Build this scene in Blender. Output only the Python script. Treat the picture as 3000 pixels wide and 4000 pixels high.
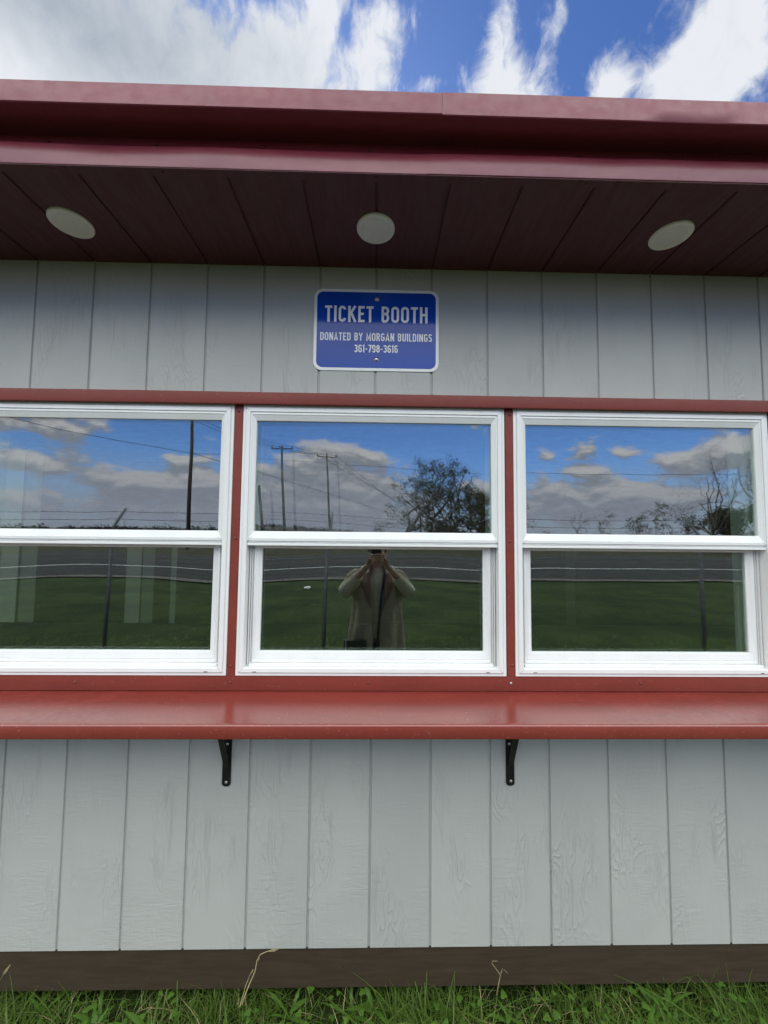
import bpy, bmesh, math, random
from mathutils import Vector, Matrix, noise as mnoise
R_ = math.radians
C = bpy.context.scene.collection
for o in list(bpy.data.objects): bpy.data.objects.remove(o)

# ------------------------------------------------------------------ camera
GZ = 1.56                                   # camera height above the ground
CX, CD, F = 0.0109, 1.352, 1500.0           # camera x, distance to the wall, focal length in photo pixels
PITCH, YAW, ROLL = 0.05971, 0.01891, 0.00982
fw = Vector((math.sin(YAW)*math.cos(PITCH), math.cos(YAW)*math.cos(PITCH), math.sin(PITCH)))
r0 = Vector((math.cos(YAW), -math.sin(YAW), 0)); u0 = r0.cross(fw)
rt = math.cos(ROLL)*r0 + math.sin(ROLL)*u0
up = -math.sin(ROLL)*r0 + math.cos(ROLL)*u0
cd = bpy.data.cameras.new('camera'); cam = bpy.data.objects.new('camera', cd); C.objects.link(cam)
cd.sensor_fit = 'HORIZONTAL'; cd.sensor_width = 36.0; cd.lens = 36.0*F/3000.0
cd.clip_start = 0.02; cd.clip_end = 6000
cam.matrix_world = Matrix(((rt.x, up.x, -fw.x, CX), (rt.y, up.y, -fw.y, -CD), (rt.z, up.z, -fw.z, GZ), (0, 0, 0, 1)))
sc = bpy.context.scene; sc.camera = cam
K = 3000.0/1659.0
def ray(u, v):                              # u, v measured on the 1659 px wide view of the photo
    return fw + (u*K-1500)/F*rt - (v*K-2000)/F*up
def mir(u, v, D):                           # the real place of something seen mirrored in the glass at optical distance D
    r = ray(u, v); t = D/r.y
    return Vector((CX+t*r.x, -(D-CD), GZ+t*r.z))

# ------------------------------------------------------------------ world, sun, exposure
SUN_EL, SUN_AZ = 40.0, -14.0                # azimuth from +Y towards +X
sc.view_settings.view_transform = 'Standard'; sc.view_settings.look = 'None'
sc.view_settings.gamma = 1.0; sc.view_settings.exposure = 1.0
sd = bpy.data.lights.new('sun', 'SUN'); sun = bpy.data.objects.new('sun', sd); C.objects.link(sun)
sd.energy = 2.2; sd.angle = R_(0.5); sd.color = (1.0, 0.95, 0.87)
sdir = Vector((math.sin(R_(SUN_AZ))*math.cos(R_(SUN_EL)), math.cos(R_(SUN_AZ))*math.cos(R_(SUN_EL)), math.sin(R_(SUN_EL))))
sun.rotation_euler = sdir.to_track_quat('Z', 'Y').to_euler(); sun.location = sdir*60

class NT:
    def __init__(s, tree): s.t = tree
    def n(s, kind, **kw):
        x = s.t.nodes.new(kind)
        for k, v in kw.items(): setattr(x, k, v)
        return x
    def put(s, sock, v):
        if isinstance(v, bpy.types.NodeSocket): s.t.links.new(v, sock)
        elif v is not None: sock.default_value = v
    def m(s, op, a, b=None, c=None, clamp=False):
        x = s.n('ShaderNodeMath', operation=op, use_clamp=clamp)
        for i, v in enumerate((a, b, c)):
            if v is not None: s.put(x.inputs[i], v)
        return x.outputs[0]
    def mix(s, f, a, b, blend='MIX'):
        x = s.n('ShaderNodeMix', data_type='RGBA', blend_type=blend)
        s.put(x.inputs[0], f)
        for i, v in ((6, a), (7, b)):
            s.put(x.inputs[i], (*v, 1) if isinstance(v, tuple) and len(v) == 3 else v)
        return x.outputs[2]
    def step(s, v, lo, hi, a=0.0, b=1.0):
        x = s.n('ShaderNodeMapRange', interpolation_type='SMOOTHSTEP')
        for i, q in enumerate((v, lo, hi, a, b)): s.put(x.inputs[i], q)
        return x.outputs[0]
    def vec(s, x, y, z):
        q = s.n('ShaderNodeCombineXYZ')
        for i, v in enumerate((x, y, z)): s.put(q.inputs[i], v)
        return q.outputs[0]
    def noise(s, vec, scale, detail=4, rough=0.5, dist=0.0, dim='3D'):
        x = s.n('ShaderNodeTexNoise', noise_dimensions=dim)
        s.put(x.inputs['Vector'], vec); s.put(x.inputs['Scale'], scale); s.put(x.inputs['Detail'], detail)
        s.put(x.inputs['Roughness'], rough); s.put(x.inputs['Distortion'], dist)
        return x.outputs['Fac']

def make_world():
    w = bpy.data.worlds.new('World'); sc.world = w; w.use_nodes = True
    t = w.node_tree; t.nodes.clear(); g = NT(t)
    out = g.n('ShaderNodeOutputWorld'); bg = g.n('ShaderNodeBackground')
    t.links.new(bg.outputs[0], out.inputs[0]); bg.inputs[1].default_value = 0.1
    sky = g.n('ShaderNodeTexSky', sky_type='NISHITA', sun_disc=False)
    sky.sun_elevation = R_(SUN_EL); sky.sun_rotation = R_(SUN_AZ)
    sky.altitude = 0; sky.air_density = 1.0; sky.dust_density = 0.4; sky.ozone_density = 3.0
    tc = g.n('ShaderNodeTexCoord'); sep = g.n('ShaderNodeSeparateXYZ'); t.links.new(tc.outputs['Generated'], sep.inputs[0])
    x, y, z = sep.outputs
    ay = g.m('ABSOLUTE', y)
    az = g.m('ARCTAN2', x, ay); el = g.m('ARCSINE', z)
    def ang(u, v):
        d = ray(u, v); return math.atan2(d.x, d.y), math.atan2(d.z, math.hypot(d.x, d.y))
    def field(blobs, az, el):
        tot = None
        for (u, v, su, sv, wt) in blobs:
            a0, e0 = ang(u, v); a1, _ = ang(u+su, v); _, e1 = ang(u, v-sv)
            p = g.m('MULTIPLY', g.m('SUBTRACT', az, a0), 1/abs(a1-a0)); q = g.m('MULTIPLY', g.m('SUBTRACT', el, e0), 1/abs(e1-e0))
            r = g.m('MULTIPLY_ADD', p, p, g.m('MULTIPLY', q, q))
            e = g.m('MULTIPLY', g.m('POWER', 2.71828, g.m('MULTIPLY', r, -1.0)), wt)
            tot = e if tot is None else g.m('ADD', tot, e)
        return tot
    # ---- the sky ahead, above the roof
    wob = g.noise(g.vec(az, el, 3.3), 9, 3)
    fr = [(-20,80,170,170,.7),(120,60,330,260,1.0),(420,120,230,200,.9),(640,150,110,140,.95),(700,20,70,90,.55),(825,80,75,140,.85),(800,190,60,50,.4),
          (935,180,30,30,.55),(1085,60,40,70,.95),(1080,190,90,80,1.1),(1150,215,60,40,.6),(1212,30,28,70,.55),(1320,185,52,66,.95),(1300,215,60,30,.6),
          (1560,40,115,150,1.1),(1470,200,120,110,1.1),(1600,150,100,120,.7),(745,60,18,45,-.5),(960,60,50,80,-.4),(1270,80,40,60,-.3)]
    nf = g.noise(g.vec(g.m('MULTIPLY_ADD', wob, .12, az), g.m('MULTIPLY', el, 1.05), 1.0), 15, 10, .62, .12)
    df = g.m('ADD', field(fr, az, el), g.m('MULTIPLY', g.m('SUBTRACT', nf, .5), 2.1))
    cf = g.step(df, .22, 1.05)
    big = field([(130,10,480,190,.62),(430,20,200,110,.30)], az, el)      # the flat grey mass of the large cloud
    nf2 = g.noise(g.vec(az, el, 7.0), 5, 4, .5)
    shade_f = g.m('ADD', g.m('MULTIPLY', big, 1.1), g.m('ADD', g.m('MULTIPLY', g.m('SUBTRACT', nf2, .5), .35), g.m('MULTIPLY', g.m('SUBTRACT', .5, nf), .55)), clamp=True)
    # ---- the sky behind the photographer, mirrored in the panes
    bk = [(40,915,150,40,.9),(190,940,70,26,.5),(80,1010,120,30,1.0),(30,1090,110,26,.5),(300,1060,110,32,.9),(430,1050,90,32,.95),(420,1000,65,20,.7),(360,1110,260,28,.7),
          (690,975,60,28,1.0),(800,985,55,24,.9),(620,1010,80,30,.6),(720,1040,170,40,.9),(690,1110,220,40,.75),(1050,1050,50,22,.7),(1040,930,16,40,.38),
          (1255,975,34,26,.7),(1175,985,26,14,.5),(1345,975,40,18,.6),(1255,1018,60,15,.9),(1200,1060,90,22,.7),(1330,1060,60,22,.8),(1430,1085,120,26,.85),
          (1250,1110,160,30,.6),(1380,1080,210,40,.7),(1180,1100,90,30,.5),(720,1090,220,60,.5),(1460,1000,60,26,.6),(1570,985,110,40,1.0),(1640,960,90,36,.8),(330,960,120,30,-.4),(900,950,120,30,-.35)]
    def back(dz):
        e2 = g.m('ADD', el, dz) if dz else el
        nb = g.noise(g.vec(az, g.m('MULTIPLY', e2, 1.9), 4.0), 13, 7, .58, .25)
        return g.m('ADD', field(bk, az, e2), g.m('MULTIPLY', g.m('SUBTRACT', nb, .5), 2.3))
    db = back(0); du = back(.016)
    cb = g.step(db, .22, .72)
    lit = g.step(g.m('SUBTRACT', db, du), -.10, .50)
    # ---- generic cloud cover added for the rest of the dome, lighting the facade
    front = g.step(y, -.05, .05)
    blue = g.mix(1.0, sky.outputs[0], g.mix(front, (.58, .74, 1.10), (.30, .42, .64)), 'MULTIPLY')
    colf = g.mix(shade_f, (4.1, 4.25, 4.5), (1.45, 1.8, 2.2))
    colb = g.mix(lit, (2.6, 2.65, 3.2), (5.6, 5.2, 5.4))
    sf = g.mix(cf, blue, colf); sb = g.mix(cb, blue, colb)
    hz = g.step(el, 0.0, .21, 0.85, 0.0)
    sb = g.mix(hz, sb, (3.0, 3.1, 3.9))
    side = g.step(g.m('ABSOLUTE', az), .82, 1.05)   # grey cover added out of view to either side, takes blue off the siding
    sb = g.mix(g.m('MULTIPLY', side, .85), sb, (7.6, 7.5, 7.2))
    hi = g.step(el, .27, .46)                  # bright broken cover added overhead on that side to light the facade
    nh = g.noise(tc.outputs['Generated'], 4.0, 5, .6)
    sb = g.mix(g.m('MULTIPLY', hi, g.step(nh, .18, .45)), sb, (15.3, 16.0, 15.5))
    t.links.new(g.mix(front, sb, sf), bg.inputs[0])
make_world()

# ------------------------------------------------------------------ helpers
def link(o): C.objects.link(o); return o
def obj(name, bm, mat, parent=None, smooth=False):
    me = bpy.data.meshes.new(name)
    if isinstance(bm, bmesh.types.BMesh):
        bmesh.ops.recalc_face_normals(bm, faces=bm.faces)
        bm.to_mesh(me); bm.free()
    else:
        me.from_pydata(bm[0], [], bm[1])
    for m in (mat if isinstance(mat, (list, tuple)) else [mat]): me.materials.append(m)
    if smooth:
        for p in me.polygons: p.use_smooth = True
    o = link(bpy.data.objects.new(name, me))
    if parent: o.parent = parent
    return o
def auto_smooth(o, deg=35):
    for p in o.data.polygons: p.use_smooth = True
    bm = bmesh.new(); bm.from_mesh(o.data)
    for e in bm.edges:
        if len(e.link_faces) == 2 and e.calc_face_angle(0) > R_(deg): e.smooth = False
    bm.to_mesh(o.data); bm.free(); return o
def tag(o, label, cat, group=None, kind=None):
    if label: o['label'] = label
    if cat: o['category'] = cat
    if group: o['group'] = group
    if kind: o['kind'] = kind
    return o
def empty(name, loc=(0, 0, 0)):
    o = link(bpy.data.objects.new(name, None)); o.location = loc; o.empty_display_size = .1; return o
def box(bm, x0, x1, y0, y1, z0, z1, bev=0.0, seg=1):
    r = bmesh.ops.create_cube(bm, size=1.0); vs = r['verts']
    for v in vs:
        v.co = Vector((x0+(v.co.x+.5)*(x1-x0), y0+(v.co.y+.5)*(y1-y0), z0+(v.co.z+.5)*(z1-z0)))
    if bev:
        es = list({e for v in vs for e in v.link_edges})
        bmesh.ops.bevel(bm, geom=es, offset=bev, segments=seg, affect='EDGES', profile=.5)
def tube(bm, pts, rad, n=6, cap=True):
    pts = [Vector(p) for p in pts]; rings = []
    rads = rad if isinstance(rad, (list, tuple)) else [rad]*len(pts)
    ref = None
    for i, p in enumerate(pts):
        d = (pts[min(i+1, len(pts)-1)]-pts[max(i-1, 0)])
        d = d.normalized() if d.length > 1e-9 else Vector((0, 0, 1))
        if ref is None: ref = d.orthogonal().normalized()
        a = (ref - d*ref.dot(d)); a = a.normalized() if a.length > 1e-6 else d.orthogonal().normalized()
        ref = a; b = d.cross(a)
        rings.append([bm.verts.new(p+(a*math.cos(2*math.pi*k/n)+b*math.sin(2*math.pi*k/n))*rads[i]) for k in range(n)])
    for q, s in zip(rings, rings[1:]):
        for k in range(n): bm.faces.new((q[k], q[(k+1) % n], s[(k+1) % n], s[k]))
    if cap and n > 2:
        bm.faces.new(rings[0][::-1]); bm.faces.new(rings[-1])
def lathe(bm, prof, n=24, axis='z', origin=(0, 0, 0)):
    o = Vector(origin); rings = []
    for r, h in prof:
        ring = []
        for k in range(n):
            a = 2*math.pi*k/n; c, s = r*math.cos(a), r*math.sin(a)
            p = {'z': (c, s, h), 'y': (c, h, s), 'x': (h, c, s)}[axis]
            ring.append(bm.verts.new(o+Vector(p)))
        rings.append(ring)
    for q, s in zip(rings, rings[1:]):
        for k in range(n): bm.faces.new((q[k], q[(k+1) % n], s[(k+1) % n], s[k]))
    bm.faces.new(rings[0]); bm.faces.new(rings[-1][::-1])
def dome(bm, x, y, z, r, h, n=10):          # a screw head on a wall that faces -y
    lathe(bm, [(r, 0), (r, -h*.4), (r*.75, -h*.85), (r*.35, -h)], n, 'y', (x, y, z))
def ring(bm, x0, x1, z0, z1, w, prof):       # mitred frame: w = widths (left, right, bottom, top), prof = [(t, y)]
    loops = []
    for t, y in prof:
        a, b, c, d = x0+w[0]*t, x1-w[1]*t, z0+w[2]*t, z1-w[3]*t
        loops.append([bm.verts.new(p) for p in ((a, y, c), (b, y, c), (b, y, d), (a, y, d))])
    for p, q in zip(loops, loops[1:]):
        for k in range(4): bm.faces.new((p[k], p[(k+1) % 4], q[(k+1) % 4], q[k]))
def extrude_x(bm, prof, x0, x1, n=1, wob=None):   # profile of (y, z) swept along x
    rows = []
    for i in range(n+1):
        x = x0+(x1-x0)*i/n
        rows.append([bm.verts.new((x, *(wob(x, j, y, z) if wob else (y, z)))) for j, (y, z) in enumerate(prof)])
    for a, b in zip(rows, rows[1:]):
        for j in range(len(prof)-1): bm.faces.new((a[j], b[j], b[j+1], a[j+1]))
    return rows

# ------------------------------------------------------------------ materials
def mat(name, col, rough=.5, spec=.5, metal=0.0, coat=0.0):
    m = bpy.data.materials.new(name); m.use_nodes = True
    p = m.node_tree.nodes['Principled BSDF']
    p.inputs['Base Color'].default_value = (*col, 1); p.inputs['Roughness'].default_value = rough
    p.inputs['Specular IOR Level'].default_value = spec; p.inputs['Metallic'].default_value = metal
    p.inputs['Coat Weight'].default_value = coat
    return m
def nodes(m):
    return NT(m.node_tree), m.node_tree.nodes['Principled BSDF']
def objco(g):
    return g.n('ShaderNodeTexCoord').outputs['Object']
def mapped(g, v, s):
    x = g.n('ShaderNodeMapping'); g.put(x.inputs['Vector'], v); x.inputs['Scale'].default_value = s; return x.outputs[0]
def bump(g, p, h, dist=.001, strength=1.0):
    b = g.n('ShaderNodeBump'); b.inputs['Strength'].default_value = strength; b.inputs['Distance'].default_value = dist
    g.put(b.inputs['Height'], h); g.t.links.new(b.outputs[0], p.inputs['Normal'])
def simple(name, col, rough=.5, var=.12, scale=30, bdist=.0, stretch=(1, 1, 1), spec=.5, metal=0.0):
    m = bpy.data.materials.new(name); m.use_nodes = True
    g, p = nodes(m)
    v = mapped(g, objco(g), stretch); n1 = g.noise(v, scale, 5, .6)
    lo = tuple(c*(1-var) for c in col); hi = tuple(min(1, c*(1+var)) for c in col)
    g.put(p.inputs['Base Color'], g.mix(g.step(n1, .3, .7), lo, hi))
    g.put(p.inputs['Roughness'], g.step(g.noise(v, scale*.6, 3), .3, .7, rough*.85, min(1, rough*1.15)))
    p.inputs['Specular IOR Level'].default_value = spec; p.inputs['Metallic'].default_value = metal
    if bdist: bump(g, p, n1, bdist)
    return m

S = 0.2032                                   # groove spacing of the siding
def siding_mat():
    m = bpy.data.materials.new('siding_paint'); m.use_nodes = True; g, p = nodes(m)
    co = objco(g); sp = g.n('ShaderNodeSeparateXYZ'); g.put(sp.inputs[0], co); x, y, z = sp.outputs
    bid = g.m('FLOOR', g.m('DIVIDE', x, S))
    wn = g.n('ShaderNodeTexWhiteNoise', noise_dimensions='1D'); g.put(wn.inputs['W'], bid); rnd = wn.outputs[0]
    off = g.m('MULTIPLY', rnd, 37.0)
    v1 = g.vec(x, off, g.m('MULTIPLY', z, .11))
    n1 = g.noise(v1, 70, 5, .62, .8)                                   # fine vertical grain
    nd = g.noise(g.vec(g.m('MULTIPLY', x, 1.2), off, g.m('MULTIPLY', z, .22)), 8, 3)
    rings = g.m('SINE', g.m('ADD', g.m('MULTIPLY', nd, 150.0), g.m('MULTIPLY', n1, 5.0)))   # cathedral figure
    rings = g.m('POWER', g.m('MULTIPLY_ADD', rings, .5, .5), 3.0)
    patch = g.step(g.noise(g.vec(g.m('MULTIPLY', x, 1.6), g.m('ADD', off, 5.0), g.m('MULTIPLY', z, .7)), 4.5, 2), .47, .62)
    saw = g.noise(g.vec(g.m('MULTIPLY', x, .22), off, z), 95, 4, .6, .6)                     # rough saw marks across
    sawp = g.step(g.noise(g.vec(x, g.m('ADD', off, 9.0), z), 5, 2), .42, .62)
    h = g.m('ADD', g.m('MULTIPLY', g.m('MULTIPLY', rings, patch), .62), g.m('MULTIPLY', n1, .55))
    h = g.m('ADD', h, g.m('MULTIPLY', g.m('MULTIPLY', saw, sawp), .9))
    h = g.m('ADD', h, g.m('MULTIPLY', g.noise(co, 260, 3), .22))
    bump(g, p, h, .0021, .9)
    tone = g.noise(g.vec(x, off, g.m('MULTIPLY', z, .5)), 3, 4)
    base = g.mix(g.step(tone, .3, .7), (.415, .418, .402), (.458, .460, .440))
    base = g.mix(g.m('MULTIPLY', g.step(rnd, 0, 1), .25), base, (.400, .406, .395))
    dirt = g.step(g.noise(g.vec(g.m('MULTIPLY', x, 3), off, z), 9, 5, .65), .64, .8, 0, .22)
    g.put(p.inputs['Base Color'], g.mix(dirt, base, (.27, .265, .24)))
    p.inputs['Roughness'].default_value = .52; p.inputs['Specular IOR Level'].default_value = .4
    return m
def red_mat(name, col, rough, scuff=0.0, wave=.0):
    m = bpy.data.materials.new(name); m.use_nodes = True; g, p = nodes(m); co = objco(g)
    n1 = g.noise(mapped(g, co, (1, 3, 3)), 5, 4)
    base = g.mix(g.step(n1, .3, .7), tuple(c*.93 for c in col), tuple(c*1.07 for c in col))
    if scuff:
        s1 = g.noise(mapped(g, co, (1, 2, 2)), 130, 2, .7)
        base = g.mix(g.m('MULTIPLY', g.step(s1, .66, .74), scuff), base, (.5, .36, .32))
    g.put(p.inputs['Base Color'], base)
    g.put(p.inputs['Roughness'], g.step(g.noise(co, 40, 4), .3, .7, rough*.85, rough*1.2))
    h = g.m('ADD', g.noise(co, 900, 2), g.m('MULTIPLY', g.noise(mapped(g, co, (1, 3, 3)), 6, 2), 10.0*wave))
    bump(g, p, h, .0001 if not wave else .0006)
    return m
M = {}
M['siding'] = siding_mat()
M['red'] = red_mat('red_painted_metal', (.205, .040, .029), .42, .35); nodes(M['red'])[1].inputs['Specular IOR Level'].default_value = .3
M['counter_red'] = red_mat('counter_red_metal', (.215, .038, .029), .20, .45)
M['fascia'] = red_mat('fascia_red_metal', (.262, .036, .058), .34, .0, .4); nodes(M['fascia'])[1].inputs['Coat Weight'].default_value = .42; nodes(M['fascia'])[1].inputs['Coat Roughness'].default_value = .28; nodes(M['fascia'])[1].inputs['Specular IOR Level'].default_value = .7; nodes(M['counter_red'])[1].inputs['Specular IOR Level'].default_value = 1.0
M['drip'] = red_mat('drip_red_metal', (.215, .036, .058), .42, .0, .3)
M['soffit'] = simple('soffit_plum_paint', (.098, .036, .042), .62, .08, 14, .0003, (6, 1, 1), .35)
def vinyl_mat():
    m = bpy.data.materials.new('white_vinyl'); m.use_nodes = True; g, p = nodes(m); co = objco(g)
    n1 = g.noise(mapped(g, co, (1, 1, .5)), 6, 5, .65); n2 = g.noise(mapped(g, co, (5, 1, 1)), 30, 4, .7)
    c = g.mix(g.step(n1, .35, .7), (.81, .815, .81), (.76, .765, .75)); c = g.mix(g.step(n2, .60, .78, 0, .30), c, (.56, .55, .50))
    g.put(p.inputs['Base Color'], c); g.put(p.inputs['Roughness'], g.step(n1, .3, .7, .28, .42)); return m
M['vinyl'] = vinyl_mat()
M['dark'] = simple('dark_gap', (.02, .02, .02), .8, .2, 20)
M['black'] = simple('black_enamel', (.012, .012, .013), .38, .3, 60, .0002)
M['steel'] = simple('zinc_screw', (.62, .62, .60), .32, .15, 200, 0, (1, 1, 1), .5, .85)
M['redscrew'] = simple('painted_screw', (.15, .032, .028), .4, .2, 300)
M['skirt'] = simple('brown_stained_board', (.047, .033, .021), .75, .14, 9, .0006, (1, 8, 8), .25)
M['lens'] = simple('frosted_lens', (.76, .78, .74), .5, .03, 20)
M['trimwhite'] = simple('white_trim_ring', (.80, .82, .78), .42, .03, 20)
M['blue'] = simple('sign_blue', (.007, .058, .38), .08, .06, 4, 0, (1, 1, 1), .24)
M['signwhite'] = simple('sign_white', (.80, .80, .80), .22, .03, 12)
M['seam'] = simple('seam_grey', (.42, .43, .43), .6, .1, 50)
M['inside'] = simple('bare_plywood', (.20, .15, .10), .7, .25, 5, 0, (1, 1, 5))
M['shelf'] = simple('dark_shelf', (.035, .03, .024), .55, .2, 8)
def glass_mat(name, refl, tint_r, tint_t, wav=0.0):
    m = bpy.data.materials.new(name); m.use_nodes = True; t = m.node_tree; t.nodes.clear(); g = NT(t)
    out = g.n('ShaderNodeOutputMaterial'); mx = g.n('ShaderNodeMixShader'); tr = g.n('ShaderNodeBsdfTransparent'); gl = g.n('ShaderNodeBsdfGlossy')
    gl.inputs['Roughness'].default_value = 0.0; gl.inputs['Color'].default_value = (*tint_r, 1); tr.inputs['Color'].default_value = (*tint_t, 1)
    lw = g.n('ShaderNodeLayerWeight'); lw.inputs[0].default_value = .5; fac = g.m('POWER', lw.outputs['Facing'], 3.0)
    co = objco(g)
    b = g.n('ShaderNodeBump'); b.inputs['Strength'].default_value = 1.0; b.inputs['Distance'].default_value = 1.0
    g.put(b.inputs['Height'], g.m('MULTIPLY', g.noise(co, 3.2, 1), wav))
    t.links.new(b.outputs[0], gl.inputs['Normal'])
    g.put(mx.inputs[0], g.m('MULTIPLY_ADD', fac, .5, refl, clamp=True))
    t.links.new(tr.outputs[0], mx.inputs[1]); t.links.new(gl.outputs[0], mx.inputs[2]); t.links.new(mx.outputs[0], out.inputs[0])
    return m
M['glass'] = glass_mat('coated_glass', .165, (.93, .97, 1.0), (.90, .965, .925), .0005)
M['glass2'] = glass_mat('inner_glass', .125, (1.0, .84, .92), (.92, .965, .935), .0005)

# ------------------------------------------------------------------ the ticket booth
BX0, BX1, BY1 = -4.25, 4.25, 2.55
booth = tag(empty('ticket_booth', (0, 0, 0)), 'grey grooved ticket booth with dark red metal trim, three white windows and a red counter', 'ticket booth')
def Z(z): return z+GZ
WX = (-.957, 0.0, .957)
def groove_profile(x0, x1):
    pts = [(x0, 0.0)]
    for k in range(math.ceil(x0/S), math.floor(x1/S)+1):
        c = k*S
        if c-.006 <= x0 or c+.006 >= x1: continue
        pts += [(c-.0048, 0.0), (c-.0038, .0012), (c-.0030, .0052), (c+.0030, .0052), (c+.0038, .0012), (c+.0048, 0.0)]
    return pts+[(x1, 0.0)]
V, Fc = [], []
for x0, x1, z0, z1 in ((BX0, -1.44, -1.361, 1.02), (-1.44, 1.455, .478, 1.02), (-1.44, 1.455, -1.361, -.50), (1.455, BX1, -1.361, 1.02)):
    pr = groove_profile(x0, x1); nz = max(1, int((z1-z0)/.25)); b0 = len(V)
    for i in range(nz+1):
        for x, y in pr: V.append((x, y, Z(z0+(z1-z0)*i/nz)))
    for i in range(nz):
        for j in range(len(pr)-1):
            a = b0+i*len(pr)+j; Fc.append((a, a+1, a+1+len(pr), a+len(pr)))
    b1 = len(V)                                # the cut lower edge and the thickness of the sheet
    for x, y in pr: V.append((x, y, Z(z0)))
    for x, y in pr: V.append((x, .0125, Z(z0)))
    for j in range(len(pr)-1): Fc.append((b1+j, b1+len(pr)+j, b1+len(pr)+j+1, b1+j+1))
siding = obj('siding', (V, Fc), M['siding'], booth)
# shell of the room: end walls, back wall, floor, ceiling and the inner face of the front wall
for x in (BX0, BX1):
    bm = bmesh.new(); box(bm, x-.04 if x < 0 else x, x if x < 0 else x+.04, .0, BY1, Z(-1.361), Z(1.05)); obj('end_wall', bm, M['siding'], booth)
bm = bmesh.new(); box(bm, BX0, BX1, .03, BY1-.02, Z(-1.42), Z(-1.365)); obj('booth_floor', bm, M['inside'], booth)
bm = bmesh.new(); box(bm, BX0, BX1, .03, BY1-.02, Z(1.03), Z(1.05)); obj('ceiling_panel', bm, M['inside'], booth)
bm = bmesh.new()
xs = [BX0]
for wx in WX: xs += [wx-.44, wx+.44]
xs.append(BX1)
for i in range(0, len(xs), 2): box(bm, xs[i], xs[i+1], .10, .112, Z(-.465), Z(.43))
box(bm, BX0, BX1, .10, .112, Z(.43), Z(1.03)); box(bm, BX0, BX1, .10, .112, Z(-1.365), Z(-.465))
obj('inner_front_wall', bm, M['inside'], booth)
# back wall with blinds
blinds = [(-3.70, -3.52, -1.0, .85, 1.0), (-3.50, -3.34, -1.0, .85, .7), (-2.47, -2.32, -1.0, -.0, .8), (-2.31, -2.19, -1.0, -.0, .6), (-2.03, -1.97, -1.0, -.0, .7), (1.93, 2.03, -1.0, -.02, .28)]
bw = bmesh.new()
cur = BX0
for a, b, z0, z1, k in blinds:
    box(bw, cur, a, BY1-.02, BY1, Z(-1.365), Z(1.03)); box(bw, a, b, BY1-.02, BY1, Z(-1.365), Z(z0)); box(bw, a, b, BY1-.02, BY1, Z(z1), Z(1.03)); cur = b
box(bw, cur, BX1, BY1-.02, BY1, Z(-1.365), Z(1.03))
obj('back_wall', bw, M['inside'], booth)
def blind_mat(k):
    m = bpy.data.materials.new('translucent_blind'); m.use_nodes = True; t = m.node_tree; t.nodes.clear(); g = NT(t)
    out = g.n('ShaderNodeOutputMaterial'); a = g.n('ShaderNodeBsdfTranslucent'); a.inputs['Color'].default_value = (.75*k, .78*k, .72*k, 1)
    d = g.n('ShaderNodeBsdfDiffuse'); d.inputs['Color'].default_value = (.6, .6, .55, 1); mx = g.n('ShaderNodeMixShader'); mx.inputs[0].default_value = .65
    t.links.new(d.outputs[0], mx.inputs[1]); t.links.new(a.outputs[0], mx.inputs[2]); t.links.new(mx.outputs[0], out.inputs[0]); return m
for a, b, z0, z1, k in blinds:
    bm = bmesh.new(); box(bm, a, b, BY1-.012, BY1-.010, Z(z0), Z(z1)); obj('window_blind', bm, blind_mat(k*.6), booth)
bm = bmesh.new(); box(bm, BX0+.05, BX1-.05, .115, .62, Z(-.475), Z(-.45), .003); obj('inside_shelf', bm, M['shelf'], booth)

# skirt board
bm = bmesh.new()
xx = BX0
for x1 in (-2.9, 2.0, BX1):
    box(bm, xx+.0006, x1-.0006, .004, .042, Z(-1.488), Z(-1.3615), .002); xx = x1
skirt = obj('skirt_board', bm, M['skirt'], booth)
for x in (-.71, -.08, .52, .93, -1.12):
    for k in range(3):
        bm = bmesh.new(); dome(bm, x+random.Random(int(x*100)+k).uniform(-.006, .006), .0041, Z(-1.395-.028*k), .0028, .0008, 8); obj('nail', bm, M['dark'], skirt)

bm = bmesh.new(); box(bm, BX0, BX1, .10, .16, Z(-1.70), Z(-1.43)); obj('floor_beam', bm, M['dark'], booth)

# soffit: grooved boards running out from the wall
SZ = .975; SY = -.346
V, Fc = [], []
pr = groove_profile(BX0-.15, BX1+.15)
for yy in (.0, -.12, -.24, SY):
    for x, h in pr: V.append((x, yy, Z(SZ+h)))
for i in range(3):
    for j in range(len(pr)-1):
        a = i*len(pr)+j; Fc.append((a, a+1, a+1+len(pr), a+len(pr)))
soffit = obj('soffit', (V, Fc), M['soffit'], booth)
# fascia: bent sheet metal that waves a little between its screws
def fw_wave(x, j, y, z):
    k = [0, .3, 1.0, 1.3, .6, .1, 0, 0][min(j, 7)]
    w = .0045*mnoise.noise((x*2.6, 1.7, 0))+.0022*mnoise.noise((x*6.1, 4.2, 0))
    return (y+k*w, Z(z)+.25*k*w)
XJ = .137
bm = bmesh.new(); box(bm, BX0-.15, BX1+.15, -.3690, -.3455, Z(.9742), Z(.9772), .0006); obj('soffit_channel', bm, M['soffit'], booth)
for x0, x1, dy in ((BX0-.17, XJ+.02, 0.0), (XJ, BX1+.17, -.0012)):
    bm = bmesh.new()
    extrude_x(bm, [(-.352+dy, 1.080), (-.3560+dy, 1.044), (-.3660+dy, 1.040), (-.3735+dy, 1.031), (-.3722+dy, 1.006), (-.3700+dy, .9835), (-.3690+dy, .9788), (-.3655, .9775)], x0, x1, 160, fw_wave)
    f = auto_smooth(obj('fascia', bm, M['fascia'], booth, True), 50)
for i in range(-5, 6):
    bm = bmesh.new(); dome(bm, i*.29-.02, -.3555, Z(1.056), .0048, .0035); obj('screw', bm, M['redscrew'], booth)
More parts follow.
